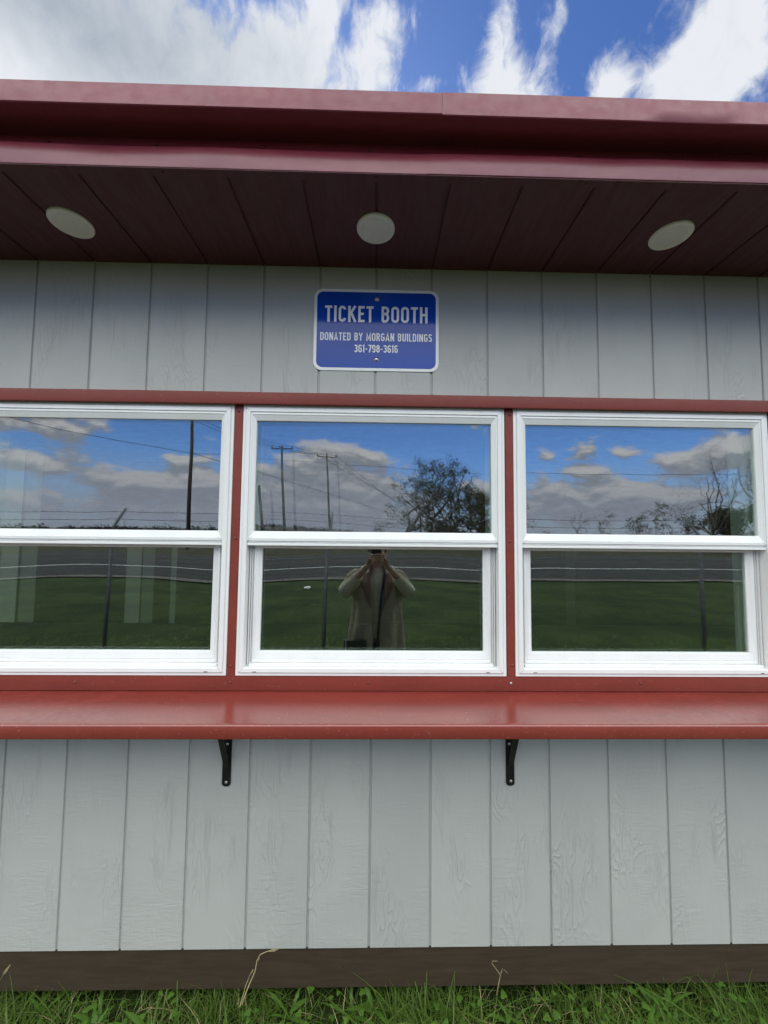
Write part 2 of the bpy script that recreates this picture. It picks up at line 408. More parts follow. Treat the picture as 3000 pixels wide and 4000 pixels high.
for i in range(-5, 6):
    bm = bmesh.new(); lathe(bm, [(.004, 0), (.004, -.0015), (.002, -.003)], 8, 'z', (i*.29+.0, -.356, Z(.9742))); obj('screw', bm, M['redscrew'], booth)
for x0, x1, dy, dz in ((BX0-.2, XJ+.055, 0.0, 0.0), (XJ+.03, BX1+.2, -.0015, -.0045)):
    bm = bmesh.new()
    extrude_x(bm, [(-.353, 1.0765), (-.432, 1.0745+dz), (-.4365+dy, 1.0725+dz), (-.4385+dy, 1.0745+dz), (-.440+dy, 1.100), (-.4405+dy, 1.1275), (-.4375+dy, 1.1295), (-.30, 1.160)], x0, x1, 60,
              lambda x, j, y, z: (y+.0012*mnoise.noise((x*1.7, 9.1, 0))*(1 if 3 <= j <= 6 else 0), Z(z)))
    auto_smooth(obj('drip_edge', bm, M['drip'], booth, True), 40)
bm = bmesh.new()
vs = [(-.30, 1.1605), (-.43, 1.133), (1.28, 1.50), (2.95, 1.14), (2.95, 1.10), (1.28, 1.44), (.0, 1.10), (-.30, 1.15)]
a = [bm.verts.new((BX0-.18, y, Z(z))) for y, z in vs[1:]]; b = [bm.verts.new((BX1+.18, y, Z(z))) for y, z in vs[1:]]
for i in range(len(a)): bm.faces.new((a[i], a[(i+1) % len(a)], b[(i+1) % len(a)], b[i]))
bm.faces.new(a); bm.faces.new(b[::-1]); obj('roof', bm, M['fascia'], booth)

# header trim, uprights, sill trim
bm = bmesh.new()
prof = [(.0, .4985), (-.026, .4955), (-.0285, .4935), (-.0315, .456), (-.0305, .4525), (-.028, .4515), (.0, .4555)]
extrude_x(bm, prof, BX0, BX1, 40, lambda x, j, y, z: (y, Z(z+.0006*mnoise.noise((x*2, 3, 0)))))
auto_smooth(obj('header_trim', bm, M['red'], booth, True), 40)
for i, x in enumerate((-1.436, -.4785, .4815, 1.4375)):
    bm = bmesh.new(); r = random.Random(i)
    n = 24; hw = .0158
    if i == 3: hw = .022
    rows = []
    for k in range(n+1):
        z = -.481+(.452+.481)*k/n; e0, e1 = .0008*mnoise.noise((i*7, z*7, 0)), .0008*mnoise.noise((i*7, z*7, 9))
        rows.append([bm.verts.new((x+a, y, Z(z))) for a, y in ((-hw+e0, -.001), (-hw+e0, -.0075), (-hw+.002+e0, -.0092), (hw-.002+e1, -.0092), (hw+e1, -.0075), (hw+e1, -.001))])
    for a, b in zip(rows, rows[1:]):
        for j in range(5): bm.faces.new((a[j], a[j+1], b[j+1], b[j]))
    mu = auto_smooth(obj('upright_trim', bm, M['red'], booth, True), 30)
    for z in (.427, -.012, -.448):
        bm = bmesh.new(); dome(bm, x+r.uniform(-.003, .003), -.0090, Z(z+r.uniform(-.008, .008)), .0048, .0035); obj('screw', bm, M['redscrew'], mu, True)
bm = bmesh.new()
extrude_x(bm, [(.0, -.480), (-.0075, -.4808), (-.0095, -.4825), (-.0105, -.529), (-.0095, -.5308), (.0, -.5315)], BX0+.2, BX1-.2, 60, lambda x, j, y, z: (y-.0006*mnoise.noise((x*3, 2, 5)), Z(z)))
sill = auto_smooth(obj('sill_trim', bm, M['red'], booth, True), 40)
for x in (-1.46, -.995, -.478, -.012, .478, .93, 1.44):
    bm = bmesh.new(); dome(bm, x, -.0098, Z(-.5035), .0046, .0035); obj('screw', bm, M['steel'] if x == .478 else M['redscrew'], sill, True)
# counter
bm = bmesh.new()
cp = [(.0, -.5325), (-.012, -.5330), (-.232, -.5305), (-.2405, -.5306), (-.2435, -.5322), (-.2448, -.535), (-.2452, -.567), (-.2440, -.5695), (-.2415, -.5705), (-.205, -.5705), (-.204, -.556), (.0, -.556)]
extrude_x(bm, cp, BX0+.25, BX1-.25, 80, lambda x, j, y, z: (y+(.0007*mnoise.noise((x*1.3, 8, 2)) if 2 <= j <= 9 else 0), Z(z)))
auto_smooth(obj('counter', bm, M['counter_red'], booth, True), 40)
# shelf brackets
def bracket(x):
    bm = bmesh.new(); hw = .0142
    n = 9; poly = [(hw, -.572), (hw, -.836)]+[(hw*math.cos(a), -.836-.010*math.sin(a)) for a in [math.pi*k/n for k in range(1, n)]]+[(-hw, -.836), (-hw, -.572)]
    a = [bm.verts.new((x+p, -.0005, Z(q))) for p, q in poly]; b = [bm.verts.new((x+p, -.0045, Z(q))) for p, q in poly]
    bm.faces.new(a); bm.faces.new(b[::-1])
    for i in range(len(a)): bm.faces.new((a[i], a[(i+1) % len(a)], b[(i+1) % len(a)], b[i]))
    box(bm, x-hw, x+hw, -.20, -.0047, Z(-.5608), Z(-.5568), .0008)
    box(bm, x-hw, x+hw, -.0045, -.0006, Z(-.5718), Z(-.5568), .0005)
    d0, d1 = Vector((x, -.0055, Z(-.782))), Vector((x, -.112, Z(-.563)))
    n_ = Vector((0, (d1-d0).z, -(d1-d0).y)).normalized()*.0022; w = Vector((.0085, 0, 0))
    q = [bm.verts.new(p+s*w+t*n_) for p in (d0, d1) for s, t in ((-1, -1), (1, -1), (1, 1), (-1, 1))]
    for i in range(4): bm.faces.new((q[i], q[(i+1) % 4], q[4+(i+1) % 4], q[4+i]))
    bm.faces.new(q[:4][::-1]); bm.faces.new(q[4:])
    b = obj('shelf_bracket', bm, M['black'], booth)
    for dx, z in ((.001, -.708), (0, -.832)) if x < 0 else ((-.003, -.708), (.002, -.830)):
        bm = bmesh.new(); dome(bm, x+dx, -.0044, Z(z), .0050, .0035, 12); obj('screw', bm, M['steel'], b, True)
for x in (-1.44, -.4835, .4745, 1.436): bracket(x)

# windows
def pane(name, x, hx, z0, z1, y, m, parent, bow=None, tilt=(0, 0), nx=28, nz=12):
    V, Fc = [], []
    for side in (0, 1):
        for i in range(nz+1):
            for j in range(nx+1):
                px = -hx+2*hx*j/nx; pz = z0+(z1-z0)*i/nz; zc = pz-(z0+z1)/2
                yy = y+side*.003+(bow(px, zc) if bow else 0)+tilt[0]*px+tilt[1]*zc
                V.append((x+px, yy, Z(pz)))
    n = (nx+1)*(nz+1)
    for i in range(nz):
        for j in range(nx):
            a = i*(nx+1)+j
            Fc.append((a, a+1, a+nx+2, a+nx+1)); Fc.append((n+a, n+a+nx+1, n+a+nx+2, n+a+1))
    return obj(name, (V, Fc), m, parent, True)
def window(i, x):
    bm = bmesh.new()
    x0, x1, z0, z1 = x-.4625, x+.4625, Z(-.4805), Z(.4555)
    ring(bm, x0, x1, z0, z1, (.0262, .0262, .0255, .0265), [(0, .004), (0, -.0105), (.03, -.0118), (.35, -.0122), (.37, -.0108), (.40, -.0108), (.42, -.0152), (.50, -.0163), (.97, -.0168), (1.0, -.0160), (1.0, .0455)])
    fr = auto_smooth(obj('window', bm, M['vinyl'], booth), 25)
    a0, a1 = x-.4363, x+.4363
    # fixed upper sash frame
    bm = bmesh.new()
    ring(bm, a0, a1, Z(-.0255), Z(.4290), (.0193, .0193, .0350, .0285), [(0, .012), (0, -.0120), (.04, -.0135), (.30, -.0142), (.33, -.0128), (.92, -.0060), (1.0, -.0050), (1.0, .010)])
    auto_smooth(obj('upper_sash', bm, M['vinyl'], fr), 25)
    # meeting rail lip over the lower sash
    bm = bmesh.new()
    box(bm, a0+.0005, a1-.0005, -.0105, .018, Z(-.0305), Z(-.0260), .0008); box(bm, a0+.0008, a1-.0008, -.0125, .020, Z(-.0405), Z(-.0315), .0015, 2)
    obj('meeting_rail', bm, M['vinyl'], fr)
    # side tracks and sill below
    bm = bmesh.new()
    for s in (-1, 1):
        e = x+s*.4361; q = x+s*.398
        box(bm, min(e, q), max(e, q), .0285, .045, Z(-.456), Z(-.041), .0)
        for t, yy in ((.4310, .014), (.4250, .020)):
            c = x+s*t; box(bm, c-.0012, c+.0012, yy, .0284, Z(-.4545), Z(-.0415), .0004)
    box(bm, a0, a1, -.008, .034, Z(-.4600), Z(-.4552), .0012, 2)
    box(bm, a0+.012, a1-.012, .004, .0335, Z(-.4550), Z(-.4475), .002, 2)
    obj('window_track', bm, M['vinyl'], fr)
    # moving lower sash
    bm = bmesh.new()
    ring(bm, x-.4185, x+.4185, Z(-.4470), Z(-.0395), (.0260, .0260, .0395, .0115), [(0, .040), (0, .0200), (.06, .0182), (.20, .0180), (.24, .0200), (.30, .0205), (.34, .0190), (.86, .0215), (1.0, .0245), (1.0, .036)])
    auto_smooth(obj('lower_sash', bm, M['vinyl'], fr), 25)
    for s in (-1, 1):
        bm = bmesh.new(); box(bm, x+s*.397-.006, x+s*.397+.006, -.01735, -.0165, Z(-.4672), Z(-.4652)); obj('weep_slot', bm, M['dark'], fr)
    # mitre lines of the welded corners
    for (sx, ex, ez, dz, l) in ((-1, -.4505, .4435, -1, .026), (1, .4505, .4435, -1, .026), (-1, -.4500, -.4690, 1, .020), (1, .4500, -.4690, 1, .020), (-1, -.436, -.0255, 1, .022), (1, .436, -.0255, 1, .022)):
        bm = bmesh.new(); p = Vector((x+ex, -.0172 if abs(ez) > .1 else -.0146, Z(ez))); d = Vector((-sx, 0, dz)).normalized(); w = Vector((dz*.0004, 0, sx*.0004))
        q = [bm.verts.new(v) for v in (p-w, p+w, p+d*l+w+Vector((0, .0005, 0)), p+d*l-w+Vector((0, .0005, 0)))]; bm.faces.new(q)
        obj('corner_seam', bm, M['seam'], fr)
    # double glazing
    bows = [lambda a, b: .040*a*a*b, lambda a, b: .030*a*a*b-.003*a*b, lambda a, b: .003*a*a*b]
    ub = [lambda a, b: .006*a*a-.005*b, lambda a, b: .010*a*a-.05*a*b*b+.012*a*b, lambda a, b: .005*a*a*b]
    pane('outer_pane', x, .423, .004, .406, .0010, M['glass'], fr, ub[i])
    pane('inner_pane', x, .423, .004, .406, .019, M['glass2'], fr, ub[i], ((-.0150, .0060) if i == 1 else (.0002, .0)))
    pane('outer_pane', x, .397, -.412, -.046, .0272, M['glass'], fr, bows[i])
    pane('inner_pane', x, .397, -.412, -.046, .0420, M['glass2'], fr, bows[i], (.0002, .0003))
    # the jamb lining inside
    bm = bmesh.new()
    ring(bm, x-.4395, x+.4395, Z(-.4645), Z(.4295), (.012, .012, .006, .012), [(0, .0455), (0, .1125), (1, .1125), (1, .0460), (0, .0455)])
    obj('jamb_lining', bm, M['vinyl'], fr)
for i, x in enumerate(WX): window(i, x)

# ------------------------------------------------------------------ sign
def text_strokes():
    def arc(cx, cy, rx, ry, a0, a1, n=8): return [(cx+rx*math.cos(R_(a0+(a1-a0)*k/n)), cy+ry*math.sin(R_(a0+(a1-a0)*k/n))) for k in range(n+1)]
    w = .40; r = .17; t = .075                # glyph half stroke is t; boxes are 1 high with strokes inset by t
    b, T, L = t, 1-t, t
    Rr = w
    def bowl(cx0, cx1, y0, y1, rr):            # rounded stadium
        return [(cx0, y0+rr)]+arc(cx0+rr, y1-rr, rr, rr, 180, 90)[0:]+arc(cx1-rr, y1-rr, rr, rr, 90, 0)+arc(cx1-rr, y0+rr, rr, rr, 0, -90)+arc(cx0+rr, y0+rr, rr, rr, -90, -180)
    Gd = {}
    Gd['T'] = (.42, [[(.0, T), (.42, T)], [(.21, T), (.21, 0)]])
    Gd['I'] = (.15, [[(.075, 0), (.075, 1)]])
    Gd['C'] = (.45, [arc(.225, .75, .15, .175, 5, 180)+arc(.225, .25, .15, .175, 180, 355)])
    Gd['K'] = (.48, [[(L, 0), (L, 1)], [(.42, 1), (L, .42)], [(.19, .56), (.43, 0)]])
    Gd['E'] = (.38, [[(.38, T), (L, T), (L, b), (.38, b)], [(L, .52), (.33, .52)]])
    Gd['B'] = (.46, [[(L, b), (L, T), (.22, T)]+arc(.23, .7325, .15, .1925, 90, -90)+[(L, .54)], [(.22, .54)]+arc(.23, .3075, .155, .2325, 90, -90)+[(L, b)]])
    Gd['O'] = (.47, [bowl(L, .395, b, T, .155)])
    Gd['H'] = (.46, [[(L, 0), (L, 1)], [(.385, 0), (.385, 1)], [(L, .52), (.385, .52)]])
    Gd['D'] = (.46, [[(L, b), (L, T), (.22, T)]+arc(.225, .765, .16, .16, 90, 0)+arc(.225, .235, .16, .16, 0, -90)+[(L, b)]])
    Gd['N'] = (.48, [[(L, 0), (L, 1)], [(L+.005, .95), (.40, .05)], [(.405, 0), (.405, 1)]])
    Gd['A'] = (.50, [[(.05, 0), (.25, .97), (.45, 0)], [(.12, .27), (.38, .27)]])
    Gd['Y'] = (.48, [[(.04, 1), (.24, .48), (.44, 1)], [(.24, .5), (.24, 0)]])
    Gd['M'] = (.58, [[(L, 0), (L, .95), (.29, .25), (.505, .95), (.505, 0)]])
    Gd['R'] = (.46, [[(L, 0), (L, T), (.22, T)]+arc(.235, .7125, .15, .2125, 90, -90)+[(L, .50)], [(.24, .5), (.41, 0)]])
    Gd['G'] = (.47, [arc(.235, .75, .16, .175, 5, 180)+arc(.235, .25, .16, .175, 180, 360)+[(.395, .48), (.25, .48)]])
    Gd['U'] = (.46, [[(L, 1)]+arc(.23, .25, .155, .175, 180, 360)+[(.385, 1)]])
    Gd['L'] = (.36, [[(L, 1), (L, b), (.36, b)]])
    Gd['S'] = (.44, [arc(.22, .745, .145, .18, 15, 180)[:-1]+arc(.22, .72, .145, .16, 180, 250, 4)+arc(.22, .30, .145, .20, 75, 0, 4)+arc(.22, .26, .145, .185, 0, -165)])
    Gd['3'] = (.42, [arc(.20, .74, .145, .185, 160, -80)+[(.18, .54)], arc(.20, .30, .15, .225, 85, -160)])
    Gd['6'] = (.44, [arc(.225, .74, .15, .185, 20, 180)+arc(.225, .26, .15, .185, 180, 360)+arc(.225, .38, .15, .17, 0, 170)])
    Gd['1'] = (.24, [[(.02, .80), (.15, .93), (.15, 0)]])
    Gd['7'] = (.40, [[(.0, T), (.355, T), (.14, 0)]])
    Gd['9'] = (.44, [arc(.215, .26, .15, .185, 200, 360)+arc(.215, .74, .15, .185, 0, 180)+arc(.215, .62, .15, .17, 180, 350)])
    Gd['8'] = (.44, [arc(.22, .74, .14, .185, -90, 270, 16), arc(.22, .30, .15, .225, -90, 270, 16)])
    Gd['-'] = (.28, [[(.02, .45), (.26, .45)]])
    Gd[' '] = (.24, [])
    return Gd
GLY = text_strokes()
def text_mesh(bm, s, width, height, cx, ztop, y, track, half):
    k_ = 0
    tot = sum(GLY[c][0] for c in s)+track*(len(s)-1); sx = width/tot; x = cx-width/2
    for c in s:
        w, strokes = GLY[c]
        for ln in strokes:
            P = []; yy = y-.00009*(k_ % 4); k_ += 1
            for px, pz in ln:
                q = Vector((x+px*sx, ztop-height+pz*height))
                if not P or (q-P[-1]).length > 1e-6: P.append(q)
            L, Rr = [], []
            for i, p in enumerate(P):
                d0 = (p-P[i-1]).normalized() if i else None; d1 = (P[i+1]-p).normalized() if i < len(P)-1 else None
                closed = (P[0]-P[-1]).length < 1e-5
                if d0 is None: d0 = (P[-1]-P[-2]).normalized() if closed else d1
                if d1 is None: d1 = (P[1]-P[0]).normalized() if closed else d0
                n0 = Vector((-d0.y, d0.x)); n1 = Vector((-d1.y, d1.x)); nn = n0+n1
                nn = nn.normalized() if nn.length > .2 else n0
                k = min(1/max(nn.dot(n0), .35), 2.2)*half
                L.append(p+nn*k); Rr.append(p-nn*k)
            la = [bm.verts.new((q.x, yy, q.y)) for q in L]; ra = [bm.verts.new((q.x, yy, q.y)) for q in Rr]
            lb = [bm.verts.new((q.x, y+.0006, q.y)) for q in L]; rb = [bm.verts.new((q.x, y+.0006, q.y)) for q in Rr]
            for i in range(len(P)-1):
                bm.faces.new((la[i], ra[i], ra[i+1], la[i+1])); bm.faces.new((la[i], la[i+1], lb[i+1], lb[i])); bm.faces.new((ra[i], rb[i], rb[i+1], ra[i+1]))
            bm.faces.new((la[0], lb[0], rb[0], ra[0])); bm.faces.new((la[-1], ra[-1], rb[-1], lb[-1]))
        x += (w+track)*sx
def rrect(x0, x1, z0, z1, r, n=8):
    pts = []
    for cx, cz, a in ((x1-r, z1-r, 0), (x0+r, z1-r, 90), (x0+r, z0+r, 180), (x1-r, z0+r, 270)):
        for k in range(n+1): pts.append((cx+r*math.cos(R_(a+90*k/n)), cz+r*math.sin(R_(a+90*k/n))))
    return pts
def slab(bm, pts, y0, y1):
    a = [bm.verts.new((p, y0, q)) for p, q in pts]; b = [bm.verts.new((p, y1, q)) for p, q in pts]
    bm.faces.new(a); bm.faces.new(b[::-1])
    for i in range(len(a)): bm.faces.new((a[i], b[i], b[(i+1) % len(a)], a[(i+1) % len(a)]))
sx0, sx1, sz0, sz1 = -.2235, .2285, Z(.5885), Z(.8915); scx = (sx0+sx1)/2
sign = tag(empty('wall_sign', (0, 0, 0)), 'blue metal sign with white border reading TICKET BOOTH above the middle window', 'sign')
bm = bmesh.new(); slab(bm, rrect(sx0, sx1, sz0, sz1, .031), -.0030, -.0010); obj('sign_plate', bm, M['signwhite'], sign)
bm = bmesh.new(); slab(bm, rrect(sx0+.0105, sx1-.0105, sz0+.0105, sz1-.0105, .023), -.0034, -.0029); obj('sign_face', bm, M['blue'], sign)
for s, wd, h, zt, tr, hf in (('TICKET BOOTH', .372, .0605, .0630, .115, .0044), ('DONATED BY MORGAN BUILDINGS', .404, .0295, .1630, .115, .0020), ('361-798-3616', .157, .0285, .2070, .085, .0020)):
    tot = sum(GLY[c][0] for c in s)+tr*(len(s)-1); pos = 0.0
    for wrd in s.split(' '):
        ww = sum(GLY[c][0] for c in wrd)+tr*(len(wrd)-1); bm = bmesh.new()
        text_mesh(bm, wrd, wd*ww/tot, h, scx-.0005-wd/2+wd*(pos+ww/2)/tot, sz1-zt, -.0039, tr, hf); obj('lettering', bm, M['signwhite'], sign)
        pos += ww+2*tr+GLY[' '][0]
for zt in (.036, .2605):
    bm = bmesh.new(); lathe(bm, [(.0085, 0), (.0085, -.001), (.0062, -.0012), (.0055, -.0032), (.0022, -.0042)], 16, 'y', (scx+.001, -.0032, sz1-zt)); obj('bolt', bm, M['steel'], sign, True)

# ------------------------------------------------------------------ soffit lights
for x, y, lab in ((-.964, -.176, 'round white soffit light above the left window'), (-.002, -.184, 'round white soffit light above the blue sign'), (.950, -.186, 'round white soffit light above the right window')):
    t = tag(empty('soffit_light', (x, y, Z(SZ))), lab, 'light', 'round lights set in the soffit')
    bm = bmesh.new(); lathe(bm, [(.0605, .001), (.0605, -.0035), (.0590, -.0060), (.0560, -.0072), (.0440, -.0060), (.0425, -.0045), (.0425, .001)], 48, 'z'); auto_smooth(obj('trim_ring', bm, M['trimwhite'], t, True), 40)
    bm = bmesh.new(); lathe(bm, [(.0424, .0005), (.0424, -.0048), (.030, -.0062), (.012, -.0068), (.002, -.0069)], 48, 'z'); auto_smooth(obj('lens', bm, M['lens'], t, True), 40)

# ------------------------------------------------------------------ ground and road
def grass_ground():
    m = bpy.data.materials.new('turf'); m.use_nodes = True; g, p = nodes(m); co = objco(g)
    n1 = g.noise(mapped(g, co, (1, 1.0, 1)), .8, 6, .65); n2 = g.noise(co, 18, 5, .7); n3 = g.noise(co, .12, 4)
    c = g.mix(g.step(n1, .35, .65), (.016, .028, .007), (.034, .052, .012))
    c = g.mix(g.step(n2, .50, .72, 0, .55), c, (.044, .041, .020))
    sp = g.n('ShaderNodeSeparateXYZ'); g.put(sp.inputs[0], co)
    far = g.step(g.m('ADD', sp.outputs[1], g.m('MULTIPLY', n3, 12.0)), -30.0, -22.0, 1, 0)
    c = g.mix(g.m('MULTIPLY', far, .8), c, (.050, .042, .026))
    g.put(p.inputs['Base Color'], c); p.inputs['Roughness'].default_value = .95; p.inputs['Specular IOR Level'].default_value = .1
    bump(g, p, n2, .03); return m
M['turf'] = grass_ground()
V, Fc = [], []
xs = [-2500, -600, -150, -50]+[-20+i*1.0 for i in range(41)]+[50, 150, 600, 2500]
ys = [400, 60, 10, 3]+[2-.5*i for i in range(30)]+[-14-2*i for i in range(12)]+[-60, -150, -600, -2500]
for y in ys:
    for x in xs:
        near = max(0, 1-abs(x)/60)*(1 if -38 < y < 3 else 0)
        V.append((x, y, .018*mnoise.noise((x*.7, y*.7, 1.0))*near-(.03 if -32.5 < y < -11 else 0)))
for i in range(len(ys)-1):
    for j in range(len(xs)-1):
        a = i*len(xs)+j; Fc.append((a, a+len(xs), a+len(xs)+1, a+1))
tag(obj('ground', (V, Fc), M['turf'], None, True), None, None, None, 'structure')
def asphalt():
    m = bpy.data.materials.new('asphalt'); m.use_nodes = True; g, p = nodes(m); co = objco(g)
    n1 = g.noise(mapped(g, co, (.1, 1, 1)), 1.2, 5, .6); n2 = g.noise(co, 60, 3, .7)
    g.put(p.inputs['Base Color'], g.mix(g.m('ADD', g.m('MULTIPLY', n1, .7), g.m('MULTIPLY', n2, .3)), (.020, .020, .020), (.036, .035, .034)))
    p.inputs['Roughness'].default_value = .9; p.inputs['Specular IOR Level'].default_value = .12; bump(g, p, n2, .004); return m
def strip(name, y0, y1, z, m, wav=0.0, n=120, x0=-400, x1=400):
    V, Fc = [], []
    for i in range(n+1):
        x = x0+(x1-x0)*i/n
        V += [(x, y0+wav*mnoise.noise((x*.4, 3, 7)), z), (x, y1, z)]
    for i in range(n): Fc.append((2*i, 2*i+1, 2*i+3, 2*i+2))
    return tag(obj(name, (V, Fc), m), None, None, None, 'structure')
strip('gravel_shoulder', -12.2, -30.8, .006, simple('gravel', (.065, .056, .044), .9, .3, 6), .55, 400, -100, 100)
strip('road', -12.9, -30.2, .014, asphalt(), .10, 400, -100, 100)
white = simple('road_paint', (.36, .36, .34), .6, .15, 3); yel = simple('yellow_road_paint', (.13, .095, .04), .8, .15, 3)
strip('edge_line', -17.1, -17.38, .020, white); strip('edge_line', -26.6, -26.75, .020, simple('worn_road_paint', (.20, .20, .19), .7, .3, 2)); strip('centre_line', -21.8, -21.95, .020, yel)

# ------------------------------------------------------------------ grass at the foot of the booth
def leaf_mat(name, a, b, trans=.3, rough=.5):
    m = bpy.data.materials.new(name); m.use_nodes = True; g, p = nodes(m); co = objco(g)
    n1 = g.noise(co, 35, 3); n2 = g.noise(co, 4, 3)
    g.put(p.inputs['Base Color'], g.mix(g.m('ADD', g.m('MULTIPLY', n1, .6), g.m('MULTIPLY', n2, .4)), a, b))
    p.inputs['Roughness'].default_value = rough; p.inputs['Specular IOR Level'].default_value = .3
    t = m.node_tree; tl = g.n('ShaderNodeBsdfTranslucent'); tl.inputs['Color'].default_value = (*[min(1, c*1.5) for c in b], 1)
    mx = g.n('ShaderNodeMixShader'); mx.inputs[0].default_value = trans
    out = t.nodes['Material Output']; t.links.new(p.outputs[0], mx.inputs[1]); t.links.new(tl.outputs[0], mx.inputs[2]); t.links.new(mx.outputs[0], out.inputs[0])
    return m
M['blade'] = leaf_mat('grass_blade', (.040, .088, .011), (.145, .225, .040))
M['weed'] = leaf_mat('weed_leaf', (.046, .112, .014), (.130, .245, .040))
M['dry'] = leaf_mat('dry_straw', (.30, .24, .12), (.48, .40, .24), .2)
rg = random.Random(11)
def blade(V, Fc, x, y, z, h, w, ang, lean, seg=4, twist=0.3):
    d = Vector((math.cos(ang), math.sin(ang), 0)); s0 = Vector((-d.y, d.x, 0)); b = len(V)
    for i in range(seg+1):
        t = i/seg; c = Vector((x, y, z))+d*(lean*h*t*t)+Vector((0, 0, h*(t-.35*lean*t*t)))
        s = (s0*math.cos(twist*t)+Vector((0, 0, 1))*math.sin(twist*t)*.5)*w*(1-t**1.6)*.5
        V += [tuple(c-s), tuple(c+s)]
    for i in range(seg): a = b+2*i; Fc.append((a, a+1, a+3, a+2))
V, Fc = [], []
for i in range(30000):
    x = rg.uniform(-2.1, 2.1); y = -rg.random()**1.3*1.0+.03; cl = mnoise.noise((x*3.1, y*3.1, 0))
    if cl < -.25 and rg.random() < .6: continue
    h = rg.uniform(.035, .105)*(1+.6*cl); w = rg.uniform(.002, .0048)
    if rg.random() < .16: h *= rg.uniform(1.4, 2.1); w *= 1.25
    blade(V, Fc, x, y, -.01, h, w, rg.uniform(0, 6.28), rg.uniform(.3, 1.7), 5, rg.uniform(-1, 1))
for i in range(9000):                          # coarser tufts farther out, towards the fence
    x = rg.uniform(-6, 6); y = rg.uniform(-4.6, -.9)
    blade(V, Fc, x, y, -.01, rg.uniform(.04, .10), rg.uniform(.006, .012), rg.uniform(0, 6.28), rg.uniform(.3, 1.3), 3, rg.uniform(-1, 1))
tag(obj('grass', (V, Fc), M['blade'], None, True), None, None, None, 'stuff')
V, Fc = [], []
def flat_leaf(x, y, z, L, w, ang, pitch, lobes=0):
    d = Vector((math.cos(ang)*math.cos(pitch), math.sin(ang)*math.cos(pitch), math.sin(pitch))); s = Vector((-math.sin(ang), math.cos(ang), 0)); n = d.cross(s)
    b = len(V); seg = 12 if lobes else 6
    for i in range(seg+1):
        t = i/seg; ww = w*math.sin(math.pi*min(1, .06+.94*t)**.8)*(1.0 if not lobes else (.55+.45*abs(math.sin(lobes*math.pi*t))))
        c = Vector((x, y, z))+d*L*t-Vector((0, 0, 1))*L*.35*t*t
        V.extend([tuple(c-s*ww+n*-.15*ww), tuple(c), tuple(c+s*ww+n*-.15*ww)])
    for i in range(seg):
        a = b+3*i; Fc.append((a, a+1, a+4, a+3)); Fc.append((a+1, a+2, a+5, a+4))
for i in range(1500):                          # clover: three round leaflets on a stalk
    x = rg.uniform(-1.9, 1.9); y = -rg.random()*.75+.0
    if mnoise.noise((x*2.2+7, y*2.2, 3)) < -.05: continue
    z = rg.uniform(.02, .085); a = rg.uniform(0, 6.28); q = rg.uniform(.005, .0095)
    for k in range(3): flat_leaf(x, y, z, q*1.7, q*.8, a+k*2.094, rg.uniform(.0, .5))
    blade(V, Fc, x, y, -.01, z+.012, .0018, a, .05, 2, 0)
for i in range(110):                           # broad toothed rosettes
    x = rg.uniform(-1.9, 1.9); y = -rg.random()**1.2*.6-.01; a0 = rg.uniform(0, 6.28)
    for k in range(rg.randint(4, 7)): flat_leaf(x, y, rg.uniform(.0, .03), rg.uniform(.06, .14), rg.uniform(.005, .010), a0+k*1.05+rg.uniform(-.3, .3), rg.uniform(.35, 1.1), rg.choice((4, 5, 6)))
tag(obj('weeds', (V, Fc), M['weed'], None, True), None, None, None, 'stuff')
V, Fc = [], []
for i in range(900):
    x = rg.uniform(-1.9, 1.9); y = -rg.random()**1.5*.7+.02
    blade(V, Fc, x, y, -.01, rg.uniform(.04, .12), rg.uniform(.002, .004), rg.uniform(0, 6.28), rg.uniform(.3, 1.6), 4, rg.uniform(-1, 1))
tag(obj('dry_grass', (V, Fc), M['dry'], None, True), None, None, None, 'stuff')
def stalk(name, pts, r, leaves, label):
    bm = bmesh.new(); tube(bm, pts, [r*(1-.6*i/len(pts)) for i in range(len(pts))], 5)
    for (p, q, w) in leaves:
        p, q = Vector(p), Vector(q); d = (q-p); s = d.cross(Vector((0, 1, 0))).normalized()*w
        v = [bm.verts.new(t) for t in (p, p+d*.4+s, q, p+d*.45-s)]; bm.faces.new(v)
    return tag(obj(name, bm, M['dry'], None, True), label, 'grass stalk')
def wp(u, v, y):                               # photo point on the vertical plane y
    r = ray(u, v); t = (y+CD)/r.y; return Vector((CX+t*r.x, y, GZ+t*r.z))
stalk('grass_stalk', [wp(522, 2170, -.09), wp(537, 2130, -.06), wp(551, 2098, -.05), wp(555, 2075, -.045), wp(562, 2062, -.04), wp(575, 2056, -.04), wp(596, 2050, -.05)], .0022,
      [(wp(578, 2056, -.041), wp(606, 2048, -.05), .005), (wp(560, 2065, -.04), wp(558, 2078, -.04), .002)], 'tall bent straw stalk against the brown skirt board')
stalk('grass_stalk', [wp(518, 2175, -.10), wp(531, 2128, -.05), wp(541, 2104, -.04), wp(546, 2095, -.04)], .0014, [(wp(541, 2104, -.04), wp(548, 2094, -.04), .002)], 'short thin straw stalk left of the tall bent one')
stalk('grass_stalk', [wp(1072, 2150, -.06), wp(1078, 2120, -.05), wp(1081, 2106, -.04), wp(1062, 2080, -.03), wp(1064, 2076, -.03), wp(1075, 2076, -.03)], .0012, [(wp(1081, 2106, -.04), wp(1086, 2090, -.04), .0015), (wp(1086, 2092, -.04), wp(1100, 2105, -.03), .001)], 'zigzag dry twig under the right window on the skirt board')
stalk('grass_stalk', [wp(0, 2118, -.05), wp(12, 2095, -.05), wp(22, 2085, -.05)], .0016, [(wp(4, 2110, -.05), wp(24, 2082, -.05), .003)], 'dry straw tuft at the left end of the skirt board')

